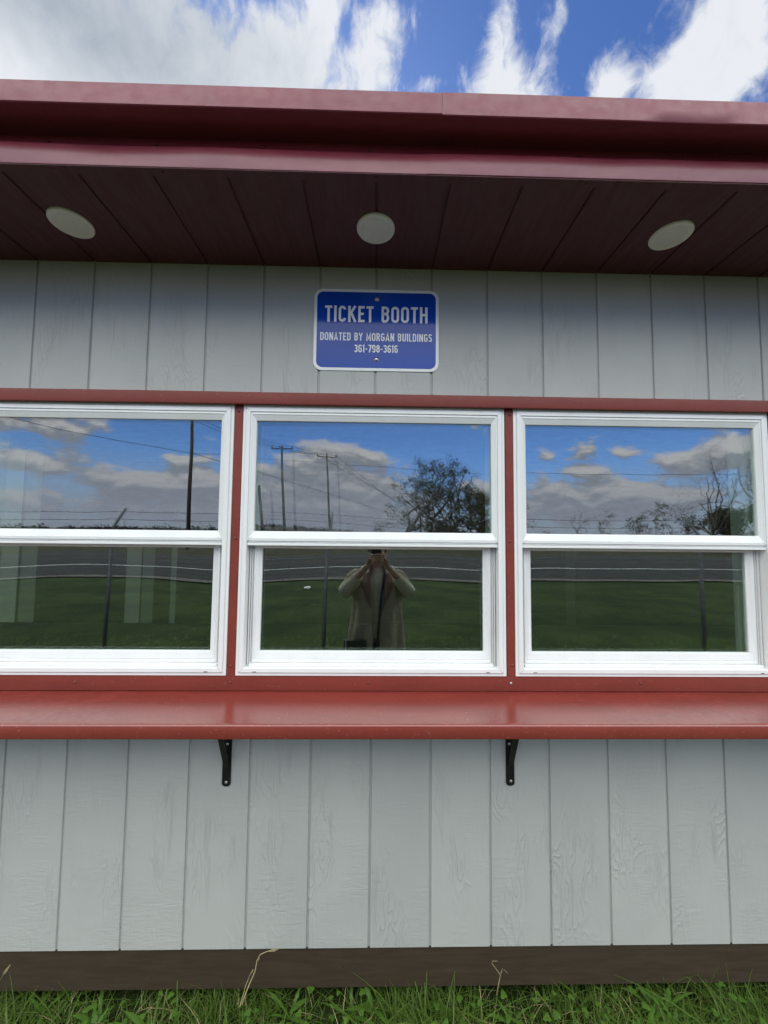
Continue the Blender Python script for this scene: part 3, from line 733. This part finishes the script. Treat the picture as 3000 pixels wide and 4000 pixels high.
# ------------------------------------------------------------------ chain link fence behind the photographer
galv = simple('galvanised_steel', (.075, .08, .085), .6, .2, 20, 0, (1, 1, 1), .4, .2)
wirem = simple('rusty_wire', (.022, .02, .02), .6, .2, 30)
FY = -(5.2-CD); FT = 1.53
fence = tag(empty('chain_link_fence', (0, FY, 0)), 'grey chain link fence topped by slanting arms and three barbed wires', 'fence')
PX = [-12.2, -9.3, -6.45, -3.60, -.67, 1.75, 4.5, 7.3, 10.2]
for i, x in enumerate(PX):
    bm = bmesh.new(); lean = -.16 if x == -3.60 else 0
    tube(bm, [(x+lean*0, 0, -.1), (x-lean*.4, 0, FT)], .025, 12); p = obj('fence_post', bm, galv, fence, True)
    bm = bmesh.new(); tube(bm, [(x-lean*.4, 0, FT-.02), (x-lean*.4, -.31, FT+.33)], [.020, .016], 8); obj('barb_arm', bm, galv, p, True)
bm = bmesh.new(); tube(bm, [(-14, 0, FT-.05), (12, 0, FT-.05)], .020, 8)
obj('top_rail', bm, galv, fence, True)
V, Fc = [], []
def thin(p, q, r):
    p, q = Vector(p), Vector(q); d = (q-p).normalized(); a = d.orthogonal().normalized()*r; b_ = d.cross(a); b = len(V)
    for c in (p, q):
        for k in range(3): V.append(tuple(c+a*math.cos(k*2.094)+b_*math.sin(k*2.094)))
    for k in range(3): Fc.append((b+k, b+(k+1) % 3, b+3+(k+1) % 3, b+3+k))
x = -13.0; st = .075; hh = FT-.07
while x < 11.0:                                # each slanted wire of the mesh
    for s in (-1, 1):
        thin((x, .022*s, .03), (x+s*hh*.9, .022*s, hh), .0011)
    thin((x, 0, hh), (x+.012, 0, FT+.035), .0014); thin((x+.012, 0, FT-.01), (x-.010, 0, FT+.035), .0014)
    x += st
obj('chain_mesh', (V, Fc), wirem, fence)
for k in range(3):
    bm = bmesh.new(); t = (k+.62)/3*1.02; yy, zz = -.31*t, FT+.33*t-.01
    pts = []
    for i in range(len(PX)-1):
        for j in range(6): f = j/6; pts.append((PX[i]+(PX[i+1]-PX[i])*f, yy, zz-.020*4*f*(1-f)*(1+.3*mnoise.noise((i, k, 2)))))
    tube(bm, pts, .0034, 4, False)
    for i in range(190):
        bx = -12+i*.118+.04*k; c = Vector((bx, yy, zz-.010))
        for a in (rg.uniform(0, 3), rg.uniform(0, 3)):
            d = Vector((rg.uniform(-.3, .3), math.cos(a), math.sin(a))).normalized()*.014; tube(bm, [c-d, c+d], .0016, 3, False)
    obj('barbed_wire', bm, wirem, fence)

# ------------------------------------------------------------------ utility poles and lines
wood = simple('weathered_pole_wood', (.034, .028, .022), .85, .35, 3, .004, (4, 4, .4))
ins = simple('porcelain', (.16, .13, .12), .25, .2, 10)
def pole(u, vt, vb, D, r, arm, label, lean=0.0, kind='plain'):
    T = mir(u, vt, D); B = mir(u+lean, vb, D); h = T.z; x, y = B.x, T.y; dx = T.x-B.x
    t = tag(empty('utility_pole', (x, y, 0)), label, 'utility pole', 'utility poles along the road')
    bm = bmesh.new(); tube(bm, [(0, 0, -.3), (dx*.5+.02*h*.1, 0, h*.5), (dx, 0, h)], [r*1.15, r, r*.8], 10); obj('pole_shaft', bm, wood, t, True)
    tips = []
    if arm:
        w, dz, tl = arm
        bm = bmesh.new(); a = Vector((dx-w/2, -.12, h-dz-tl)); b = Vector((dx+w/2, -.12, h-dz+tl))
        tube(bm, [a, b], .12, 4); obj('crossarm', bm, wood, t)
        fr = (.04, .38, .96) if kind == 'plain' else (.02, .5, .98)
        for f in fr:
            p = a.lerp(b, f); bm = bmesh.new(); lathe(bm, [(.04, 0), (.05, .15), (.14, .18), (.08, .27), (.15, .33), (.09, .48), (.02, .52)], 10, 'z', p); obj('insulator', bm, ins, t, True)
            tips.append(Vector((x, y, 0))+p+Vector((0, 0, .33)))
    return t, tips, Vector((x+dx, y, h))
pA = pole(423, 906, 1142, 46, .21, (3.4, .12, .03), 'dark utility pole mirrored in the left window', -10)
pB = pole(599, 963, 1148, 54, .19, (3.2, .45, .05), 'utility pole with wide crossarm left of the middle pane', -2)
pC = pole(701, 980, 1149, 62, .175, (3.4, .55, -.02), 'slim utility pole between the crossarm pole and the oak tree', 0, 'hook')
pD = pole(545, 1057, 1150, 44, .19, None, 'short wooden post at the left edge of the middle pane', -1)
pD[0].name = 'wooden_post'; pD[0]['category'] = 'post'; del pD[0]['group']
cable = simple('black_cable', (.02, .02, .022), .6, .2, 5)
def line_(a, b, sag, r, label):
    r *= 1.9
    a, b = Vector(a), Vector(b); o = empty('power_line', (0, 0, 0))
    bm = bmesh.new(); tube(bm, [a.lerp(b, i/24)-Vector((0, 0, sag*4*(i/24)*(1-i/24))) for i in range(25)], r, 4, False)
    bpy.data.objects.remove(o)
    return tag(obj('power_line', bm, cable), label, 'cable', 'overhead power lines')
far = [mir(915, 1105+8*k, 130) for k in range(3)]
for k in range(3):
    line_(pA[1][k], pB[1][k], .5, .018, 'overhead wire from the left pole to the crossarm pole')
    line_(pB[1][k], pC[1][k], .25, .020, 'overhead wire from the crossarm pole to the slim pole')
    line_(pC[1][k], far[k], .6, .022, 'overhead wire from the slim pole down to the oak')
line_(mir(-60, 893, 36), mir(422, 988, 46), .25, .017, 'thick overhead wire slanting down to the left pole')
line_(mir(422, 988, 46), mir(880, 1115, 110), .5, .022, 'low overhead wire passing behind the crossarm pole')
line_(mir(422, 988, 46), mir(1080, 1017, 50), .15, .014, 'long level wire crossing in front of the oak tree')
line_(mir(1080, 1017, 50), mir(1720, 1018, 50), .45, .013, 'long level wire crossing the right window')
bm = bmesh.new(); tube(bm, [pC[2]-Vector((0, 0, 1.3)), mir(585, 1160, 58)], .016, 4, False); tag(obj('guy_wire', bm, cable), 'slanting guy wire left of the slim utility pole', 'cable')

# ------------------------------------------------------------------ trees
bark = simple('grey_bark', (.075, .066, .056), .9, .3, 4, .01)
oakleaf = leaf_mat('oak_leaf', (.032, .034, .013), (.070, .068, .028), .15)
dryleaf = leaf_mat('brown_twig_leaf', (.045, .040, .026), (.085, .072, .045), .15)
def grow(rng, bm, tips, p, d, L, r, depth, bend, spread, up_, maxd):
    n = 4; pts = [p.copy()]; rad = [r]
    for i in range(n):
        d = (d+Vector((rng.gauss(0, bend), rng.gauss(0, bend), rng.gauss(0, bend)+up_))).normalized()
        p = p+d*L/n; pts.append(p.copy()); rad.append(r*(1-.32*(i+1)/n))
    tube(bm, pts, rad, 6 if depth < 2 else (4 if depth < 4 else 3), False)
    if depth >= 2: tips.extend(pts[2:])
    if depth >= maxd: return
    for k in range(rng.choice((2, 3, 3) if depth < 3 else (2, 2, 3))):
        a = d.orthogonal(); a.rotate(Matrix.Rotation(rng.uniform(0, 6.28), 4, d)); s = rng.uniform(.45, 1.0)*spread
        base = pts[-1] if k < 2 else pts[rng.randint(2, 3)]
        grow(rng, bm, tips, base.copy(), (d*math.cos(s)+a*math.sin(s)).normalized(), L*rng.uniform(.62, .86), rad[-1]*rng.uniform(.6, .8), depth+1, bend, spread, up_, maxd)
def leaves(rng, pts, n, size, spreadr, flat=1.0):
    V, Fc = [], []
    for i in range(n):
        c = rng.choice(pts)+Vector((rng.gauss(0, spreadr), rng.gauss(0, spreadr), rng.gauss(0, spreadr*flat)))
        a = Vector((rng.gauss(0, 1), rng.gauss(0, 1), rng.gauss(0, .7))).normalized(); b = a.orthogonal().normalized(); b.rotate(Matrix.Rotation(rng.uniform(0, 6.28), 4, a))
        s = size*rng.uniform(.5, 1.3); k = len(V)
        V.extend([tuple(c-a*s), tuple(c+b*s*.5), tuple(c+a*s), tuple(c-b*s*.5)]); Fc.append((k, k+1, k+2, k+3))
    return V, Fc
def tree(name, seed, loc, H, W, r0_, n, label, clump=.6, nl=40, ls=.14, lsp=.35, twigs=4, lm=None, stems=1, fork=.25, zmin=.15, tw=.10, group=None, top=.0, twig_len=.14):
    rng = random.Random(seed); t = tag(empty(name, loc), label, 'shrub' if 'shrub' in name else 'tree', group)
    bm = bmesh.new(); V, Fc = [], []
    forks = []
    for q in range(stems):
        b = Vector(((q-(stems-1)/2)*W*.10, rng.gauss(0, .1)*W*.2, -.2)); f = b+Vector((rng.gauss(0, .05)*W+(q-(stems-1)/2)*W*.06, rng.gauss(0, .04)*W, H*fork*rng.uniform(.8, 1.2)))
        m_ = (b+f)/2+Vector((rng.gauss(0, .03)*W, 0, 0)); tube(bm, [b, m_, f], [r0_*1.2, r0_, r0_*.85], 7, False); forks.append((b, m_, f))
    limbs = []
    for i in range(n):
        a = rng.uniform(0, 6.283); rr = rng.random()**.45; e = rng.random()**.8
        ph = e*math.pi/2; z = H*(zmin+(1-zmin)*math.sin(ph)*(rr*.5+.5)); c = math.cos(ph*.92)*rr
        tgt = Vector((math.cos(a)*c*W*.5+top*W*math.sin(ph), math.sin(a)*c*W*.42, z))
        if limbs and i > n*.22: # leave from the nearest thick limb
            src = min((rng.choice(limbs) for _ in range(9)), key=lambda L: (L[0]-tgt).length+.9*max(0, L[0].z-tgt.z)); p0, r1 = src[0], src[1]*.62
        else:
            fk = rng.choice(forks); p0, r1 = fk[2].copy(), r0_*.55
        d = tgt-p0; L = d.length; mid = p0+d*.5+Vector((rng.gauss(0, .12)*L, rng.gauss(0, .12)*L, L*rng.uniform(-.05, .22)))
        pts, rad = [], []
        for k in range(9):
            f = k/8; p = p0*(1-f)**2+mid*2*f*(1-f)+tgt*f*f
            p = p+Vector((mnoise.noise((i*3.1, f*4, 1)), mnoise.noise((i*3.1, f*4, 5)), mnoise.noise((i*3.1, f*4, 9))))*L*tw*math.sin(math.pi*f)
            pts.append(p); rad.append(max(r1*(1-.75*f), r0_*.035))
        tube(bm, pts, rad, 5, False); limbs += [(pts[k], rad[k]) for k in (3, 4, 5, 6)]
        for k in range(twigs):
            p = pts[rng.randint(4, 8)].copy(); dd = (d.normalized()+Vector((rng.gauss(0, .8), rng.gauss(0, .8), rng.gauss(.15, .7)))).normalized(); q = [p]; ln = H*twig_len*rng.uniform(.4, 1.1)
            for _ in range(4): dd = (dd+Vector((rng.gauss(0, .35), rng.gauss(0, .35), rng.gauss(.05, .35)))).normalized(); q.append(q[-1]+dd*ln/4)
            rt0 = max(rad[-1]*.8, r0_*.03); tube(bm, q, [rt0*(1-.7*w/4) for w in range(5)], 3, False)
            if rng.random() < clump: 
                v, f_ = leaves(rng, q[1:], int(nl*.35), ls, lsp*.6); b = len(V); V += v; Fc += [tuple(x+b for x in y) for y in f_]
        if rng.random() < clump:
            v, f_ = leaves(rng, pts[6:], nl, ls, lsp, .6); b = len(V); V += v; Fc += [tuple(x+b for x in y) for y in f_]
    obj('trunk', bm, bark, t, True)
    if V: obj('crown', (V, Fc), lm or oakleaf, t)
    return t
def seen(u0, u1, vt, D):                       # base, height and width of something mirrored between u0 and u1
    a, b = mir(u0, 1150, D), mir(u1, 1150, D); t = mir((u0+u1)/2, vt, D)
    return ((a.x+b.x)/2, a.y, 0), t.z, b.x-a.x
def plant(name, seed, u0, u1, vt, D, r, n, label, **kw):
    loc, h, w = seen(u0, u1, vt, D); return tree(name, seed, loc, h, w, r, n, label, **kw)
plant('oak_tree', 5, 795, 1075, 990, 52, .34, 120, 'broad sparse evergreen oak tree standing across the road in the middle pane', clump=.62, nl=50, ls=.15, lsp=.34, twigs=4, fork=.18, zmin=.10, tw=.2, stems=3, top=.05)
plant('oak_tree', 9, 945, 1135, 1052, 56, .28, 50, 'lower dense oak tree leaning out to the right of the broad oak', clump=.95, nl=110, ls=.17, lsp=.5, twigs=3, fork=.25, zmin=.22, tw=.15, stems=1)
plant('bare_tree', 21, 1440, 1650, 985, 40, .13, 50, 'bare winter tree at the right end of the right window', clump=0, twigs=9, fork=.2, zmin=.25, tw=.10, stems=2, twig_len=.2)
plant('bare_tree', 25, 1570, 1720, 975, 38, .16, 36, 'second bare tree half hidden by the right window frame', clump=.05, twigs=8, fork=.2, zmin=.25, lm=dryleaf, twig_len=.2)
plant('ivy_shrub', 31, 1500, 1700, 1085, 42, .10, 40, 'dark leafy thicket at the foot of the bare tree', clump=1, nl=120, ls=.15, lsp=.45, twigs=3, fork=.1, zmin=.08, stems=3)
for i, (ua, ub_, vt, D) in enumerate(((1205, 1300, 1092, 44), (1270, 1350, 1098, 45), (1335, 1420, 1102, 44), (1390, 1480, 1090, 43), (1450, 1530, 1100, 42))):
    plant('bare_shrub', 41+i, ua, ub_, vt, D, .075, 20,
          ['leafless scrub bush farthest left in the right window', 'twiggy bush with a few leaves beneath the level wire', 'brown bush between the twiggy bush and the thicket', 'dense brown bush nearer the bare tree', 'low brown bush beside the dark thicket'][i],
          clump=(.05, .12, .35, .5, .4)[i], nl=40, ls=.09, lsp=.25, twigs=7, fork=.08, zmin=.12, tw=.25, lm=dryleaf, stems=3, group='scrub bushes across the road')
rt_ = random.Random(77)
V, Fc = [], []
for i in range(420):                           # the far wood along the horizon
    x = rt_.uniform(-520, 200); h = rt_.uniform(2.0, 5.5)*(1.7 if rt_.random() < .12 else 1); w = h*rt_.uniform(.5, 1.3)
    c = Vector((x, -400+rt_.uniform(-15, 15), h*.45))
    for k in range(26):
        p = c+Vector((rt_.gauss(0, w*.5), rt_.gauss(0, w*.4), rt_.gauss(0, h*.27))); s = rt_.uniform(.3, .9)
        a = Vector((rt_.gauss(0, 1), rt_.gauss(0, 1), rt_.gauss(0, 1))).normalized()*s; b = a.orthogonal()*.8; kk = len(V)
        V.extend([tuple(p-a), tuple(p+b), tuple(p+a), tuple(p-b)]); Fc.append((kk, kk+1, kk+2, kk+3))
tag(obj('far_wood', (V, Fc), simple('far_foliage', (.035, .042, .030), .95, .3, .2)), None, None, None, 'stuff')

# litter in the grass
t = tag(empty('litter_cup', (-1.95, -9.7, .03)), 'crushed white paper cup lying in the grass beyond the fence', 'litter')
bm = bmesh.new(); lathe(bm, [(.045, -.12), (.06, -.02), (.055, .08), (.075, .15), (.078, .155)], 12, 'x', (0, 0, .06))
for v in bm.verts: v.co = v.co*.6+Vector((.0, .015*mnoise.noise(v.co*20), .02*mnoise.noise(v.co*15)))
obj('cup_body', bm, simple('paper', (.75, .75, .73), .7, .05, 10), t, True)
# ------------------------------------------------------------------ the photographer, mirrored in the middle lower pane
def skin_mat(name, col, rough=.55, cloth=0.0):
    m = bpy.data.materials.new(name); m.use_nodes = True; g, p = nodes(m); co = objco(g)
    n1 = g.noise(co, 22, 4); g.put(p.inputs['Base Color'], g.mix(n1, tuple(c*.85 for c in col), tuple(min(1, c*1.12) for c in col)))
    p.inputs['Roughness'].default_value = rough; p.inputs['Specular IOR Level'].default_value = .3
    if cloth: bump(g, p, g.m('ADD', g.noise(co, 260, 2), g.m('MULTIPLY', g.noise(mapped(g, co, (1, 1, .35)), 16, 3), 6.0)), cloth)
    return m
PM = {'skin': skin_mat('skin', (.50, .30, .22)), 'cream': skin_mat('cream_knit', (.60, .56, .40), .9, .005), 'coat': skin_mat('taupe_coat', (.42, .36, .25), .9, .006),
      'trim': skin_mat('brown_lapel', (.26, .16, .13), .9, .002), 'dark': skin_mat('dark_trousers', (.025, .026, .034), .9, .002),
      'hair': skin_mat('grey_brown_hair', (.22, .19, .16), .6, .003), 'bag': skin_mat('black_leather', (.012, .012, .014), .45, .0006), 'shoe': skin_mat('shoe_leather', (.05, .04, .035), .5)}
def skinned(name, verts, edges, mat_, parent, root=0, sub=2):
    me = bpy.data.meshes.new(name); me.from_pydata([v[0] for v in verts], edges, []); o = link(bpy.data.objects.new(name, me))
    md = o.modifiers.new('skin', 'SKIN'); md.use_smooth_shade = True
    o.modifiers.new('sub', 'SUBSURF').levels = sub; o.modifiers['sub'].render_levels = sub
    for i, sv in enumerate(me.skin_vertices[0].data):
        r = verts[i][1]; sv.radius = r if isinstance(r, tuple) else (r, r); sv.use_root = (i == root)
    dg = bpy.context.evaluated_depsgraph_get(); nm = bpy.data.meshes.new_from_object(o.evaluated_get(dg)); o.modifiers.clear(); o.data = nm
    nm.materials.clear(); nm.materials.append(mat_)
    for p in nm.polygons: p.use_smooth = True
    if parent: o.parent = parent
    return o
PY0 = -1.660
person = tag(empty('person', (.020, PY0, 0)), 'person in a taupe coat and cream top holding a phone up with both hands', 'person')
ex, wx = .262, .080
bv = [((0, 0, .86), (.150, .105)), ((0, .0, 1.02), (.135, .095)), ((0, .005, 1.17), (.150, .100)), ((0, -.005, 1.265), (.095, .065)), ((0, .005, 1.315), (.050, .050)), ((0, .025, 1.355), (.052, .055))]
be = [(0, 1), (1, 2), (2, 3), (3, 4), (4, 5)]
hd = [((0, .035, 1.40), (.058, .070)), ((0, .030, 1.455), (.072, .088)), ((0, .018, 1.515), (.070, .086)), ((0, .010, 1.552), (.040, .050))]
k = len(bv); bv += hd; be += [(5, k), (k, k+1), (k+1, k+2), (k+2, k+3)]
for s in (-1, 1):
    k = len(bv)
    bv += [((s*.150, -.005, 1.250), (.050, .048)), ((s*ex, .060, 1.105), (.040, .040)), ((s*(ex+wx)/2, .150, 1.225), (.035, .033)), ((s*wx, .225, 1.325), (.024, .021)), ((s*(wx-.018), .245, 1.352), (.026, .018))]
    be += [(3, k), (k, k+1), (k+1, k+2), (k+2, k+3), (k+3, k+4)]
    k = len(bv)
    bv += [((s*.085, 0, .78), (.085, .090)), ((s*.088, .012, .46), (.056, .060)), ((s*.090, -.005, .28), (.052, .056)), ((s*.092, -.015, .085), (.034, .038)), ((s*.095, .075, .032), (.036, .026)), ((s*.098, .155, .026), (.034, .020))]
    be += [(0, k)]+[(k+i, k+i+1) for i in range(5)]
body = skinned('body', bv, be, PM['skin'], person)
# hands: a palm below the phone, four bent fingers across its back and a thumb on the near side
for s in (-1, 1):
    pv = [((s*(wx-.010), .238, 1.338), (.024, .016)), ((s*(wx-.026), .262, 1.370), (.032, .013)), ((s*(wx-.034), .276, 1.392), (.030, .011))]
    pe = [(0, 1), (1, 2)]; ob = skinned('palm_stub', pv, pe, PM['skin'], None, 0, 2)
    parts = [ob]
    for j, (ln, zz) in enumerate(((.070, 1.412), (.078, 1.396), (.073, 1.380), (.058, 1.366))):
        b = Vector((s*(wx-.028), .268, zz-.004)); c = 1 if s < 0 else .92
        fv = [(tuple(b), .0088), (tuple(b+Vector((-s*ln*.36, .022, .008))), .0085), (tuple(b+Vector((-s*ln*.72*c, .029, .010+.002*s))), .0078), (tuple(b+Vector((-s*ln*1.0*c, .026, .010+.003*s))), .0062)]
        parts.append(skinned('finger_stub', fv, [(0, 1), (1, 2), (2, 3)], PM['skin'], None, 0, 2))
    b = Vector((s*(wx-.018), .250, 1.365))
    fv = [(tuple(b), .012), (tuple(b+Vector((-s*.012, -.002, .030))), .0105), (tuple(b+Vector((-s*.022, .012, .055))), .0092), (tuple(b+Vector((-s*.034, .020, .070))), .0075)]
    parts.append(skinned('thumb_stub', fv, [(0, 1), (1, 2), (2, 3)], PM['skin'], None, 0, 2))
    bm = bmesh.new()
    for q in parts: bm.from_mesh(q.data); bpy.data.objects.remove(q)
    obj('hand', bm, PM['skin'], person, True)
# face: nose, eyes, mouth, ears
bm = bmesh.new()
tube(bm, [(0, .118, 1.475), (0, .128, 1.450), (0, .134, 1.437), (0, .118, 1.430)], [.006, .009, .012, .006], 8); obj('nose', bm, PM['skin'], person, True)
for s in (-1, 1):
    bm = bmesh.new(); bmesh.ops.create_uvsphere(bm, u_segments=12, v_segments=8, radius=.0115)
    for v in bm.verts: v.co += Vector((s*.030, .102, 1.472))
    obj('eye', bm, M['signwhite'], person, True)
    bm = bmesh.new(); tube(bm, [(s*.074, .02, 1.485), (s*.084, .012, 1.47), (s*.080, .02, 1.445), (s*.074, .03, 1.435)], [.006, .009, .008, .005], 8); obj('ear', bm, PM['skin'], person, True)
bm = bmesh.new(); tube(bm, [(-.022, .108, 1.412), (0, .116, 1.411), (.022, .108, 1.412)], [.003, .006, .003], 8); obj('mouth', bm, PM['trim'], person, True)
bm = bmesh.new(); bmesh.ops.create_uvsphere(bm, u_segments=28, v_segments=18, radius=1)
for v in list(bm.verts):
    if v.co.z < -.75 or (v.co.y > .45 and v.co.z < .42): bm.verts.remove(v)
for v in bm.verts: v.co = Vector((v.co.x*.086, .010+v.co.y*.104, 1.480+v.co.z*.092))*1.0+Vector((0, 0, 0))+Vector(v.co)*.006*mnoise.noise(Vector(v.co)*5)
h = obj('hair', bm, PM['hair'], person, True); sm = h.modifiers.new('thick', 'SOLIDIFY'); sm.thickness = .008
def loft(name, levels, gap, mt, n=40, fold=.006, thick=.006, freq=9):
    # levels: (z, half width, half depth, y centre); gap(t) = half opening angle at the front
    bm = bmesh.new(); rows = []
    for i, (z, a, b, yc) in enumerate(levels):
        t = i/(len(levels)-1); g_ = gap(t) if gap else 0; row = []
        for j in range(n+1 if gap else n):
            f = j/n; an = math.pi/2+g_+(2*math.pi-2*g_)*f
            w = 1+fold*t*math.sin(freq*an+2*z*3)/max(a, .05)*1.0+.006*mnoise.noise((math.cos(an)*2, math.sin(an)*2, z*5))/max(a, .05)
            row.append(bm.verts.new((a*w*math.cos(an), yc+b*w*math.sin(an), z)))
        rows.append(row)
    m_ = len(rows[0])
    for p, q in zip(rows, rows[1:]):
        for j in range(m_-1 if gap else m_): bm.faces.new((p[j], p[(j+1) % m_], q[(j+1) % m_], q[j]))
    o = obj(name, bm, mt, person, True); s = o.modifiers.new('thick', 'SOLIDIFY'); s.thickness = thick; s.offset = 1
    su = o.modifiers.new('sub', 'SUBSURF'); su.levels = 1; su.render_levels = 1
    return o
loft('shirt', [(1.300, .060, .058, .0), (1.272, .105, .078, .0), (1.20, .158, .110, .005), (1.10, .158, .118, .005), (.98, .152, .118, .005), (.86, .166, .122, .005), (.78, .172, .124, .005)], None, PM['cream'])
loft('coat', [(1.318, .068, .070, -.012), (1.290, .118, .088, -.010), (1.25, .176, .112, .0), (1.17, .186, .128, .004), (1.06, .182, .136, .006), (.94, .186, .142, .006), (.82, .200, .150, .006), (.70, .212, .155, .006), (.60, .216, .158, .006)],
     lambda t: .60-.48*min(1, t*2.1), PM['coat'], 64, .022, .008, 9)
for s in (-1, 1):                              # lapels turned back along the opening
    bm = bmesh.new(); rows = []
    for i in range(15):
        t = i/14; z = 1.325-.36*t; w = .030+.055*math.sin(math.pi*min(1, t*1.15)**.8)*(1-.3*t); x0 = s*(.040+.024*math.sin(math.pi*t)-.012*t); y0 = .066+.078*min(1, t*2.2)
        rows.append([bm.verts.new((x0+s*w*f, y0+.012*math.sin(math.pi*f)-.045*f*f, z+.012*f)) for f in (0, .33, .66, 1)])
    for p, q in zip(rows, rows[1:]):
        for j in range(3): bm.faces.new((p[j], p[j+1], q[j+1], q[j]))
    o = obj('lapel', bm, PM['trim'], person, True); q = o.modifiers.new('thick', 'SOLIDIFY'); q.thickness = .006
    sv = [((s*.135, -.010, 1.252), (.066, .066)), ((s*.205, .018, 1.185), (.062, .064)), ((s*(ex+.006), .062, 1.098), (.060, .060)), ((s*(ex-.040), .096, 1.150), (.056, .056)), ((s*(ex-.075), .126, 1.193), (.052, .052)), ((s*(ex-.112), .160, 1.242), (.047, .047)), ((s*(ex-.120), .168, 1.253), (.038, .038))]
    o = skinned('sleeve', sv, [(i, i+1) for i in range(len(sv)-1)], PM['cream'], person)
    sv = [((s*.120, -.014, 1.262), (.070, .068)), ((s*.176, .0, 1.222), (.072, .072)), ((s*.226, .022, 1.165), (.070, .070))]
    skinned('coat_shoulder', sv, [(0, 1), (1, 2)], PM['coat'], person)
    skinned('trouser_leg', [((s*.082, 0, .88), (.098, .105)), ((s*.086, .0, .72), (.094, .100)), ((s*.089, .012, .46), (.070, .074)), ((s*.092, -.010, .10), (.056, .062))], [(0, 1), (1, 2), (2, 3)], PM['dark'], person)
    skinned('shoe', [((s*.093, -.045, .045), (.040, .044)), ((s*.096, .06, .040), (.044, .036)), ((s*.100, .170, .030), (.038, .026))], [(0, 1), (1, 2)], PM['shoe'], person)
    bm = bmesh.new(); c = Vector((s*(wx+.016), .214, 1.306)); dr = Vector((s*.11, -.12, -.15)).normalized(); a = dr.orthogonal().normalized(); b = dr.cross(a)
    tube(bm, [c+(a*math.cos(t*.3142)+b*math.sin(t*.3142))*.030 for t in range(21)], .0022, 6); obj('bracelet', bm, M['steel'], person, True)
bag = tag(empty('shoulder_bag', (.020, PY0, 0)), 'black shoulder bag hanging at the hip of the person', 'bag')
bm = bmesh.new(); box(bm, -.235, -.075, .13, .205, .62, .785, .022, 3); obj('bag_body', bm, PM['bag'], bag, True)
bm = bmesh.new(); box(bm, -.240, -.070, .192, .211, .715, .790, .006, 2); obj('flap', bm, PM['bag'], bag, True)
bm = bmesh.new()
pts = [(.075, -.05, 1.325), (.070, .05, 1.320), (.052, .112, 1.24), (.034, .148, 1.12), (.024, .166, .98), (.014, .176, .86), (.010, .186, .74)]
rows = []
for i, p in enumerate(pts):
    p = Vector(p); rows.append([bm.verts.new(p+Vector((-.009, 0, 0))), bm.verts.new(p+Vector((.009, 0, 0))), bm.verts.new(p+Vector((.009, .004, 0))), bm.verts.new(p+Vector((-.009, .004, 0)))])
for a, b in zip(rows, rows[1:]):
    for j in range(4): bm.faces.new((a[j], a[(j+1) % 4], b[(j+1) % 4], b[j]))
obj('strap', bm, PM['bag'], bag, True)
bm = bmesh.new(); tube(bm, [(-.222, .213, .80), (-.224, .216, .70), (-.220, .213, .62)], .004, 6); obj('chain', bm, M['steel'], bag)
phone = tag(empty('phone', (.011, -1.380, 1.50)), 'black phone held upright in both hands of the person', 'phone')
bm = bmesh.new(); box(bm, -.0365, .0365, -.004, .004, -.080, .072, .003, 2); obj('phone_case', bm, PM['bag'], phone, True)
bm = bmesh.new(); box(bm, -.033, .033, -.0046, -.0041, -.074, .066); obj('screen', bm, M['black'], phone)
bm = bmesh.new()
for z in (.056, .036, .016): lathe(bm, [(.008, .0042), (.008, .0052), (.006, .0056), (.001, .0056)], 14, 'y', (-.018, 0, z))
obj('lens_cluster', bm, M['black'], phone)
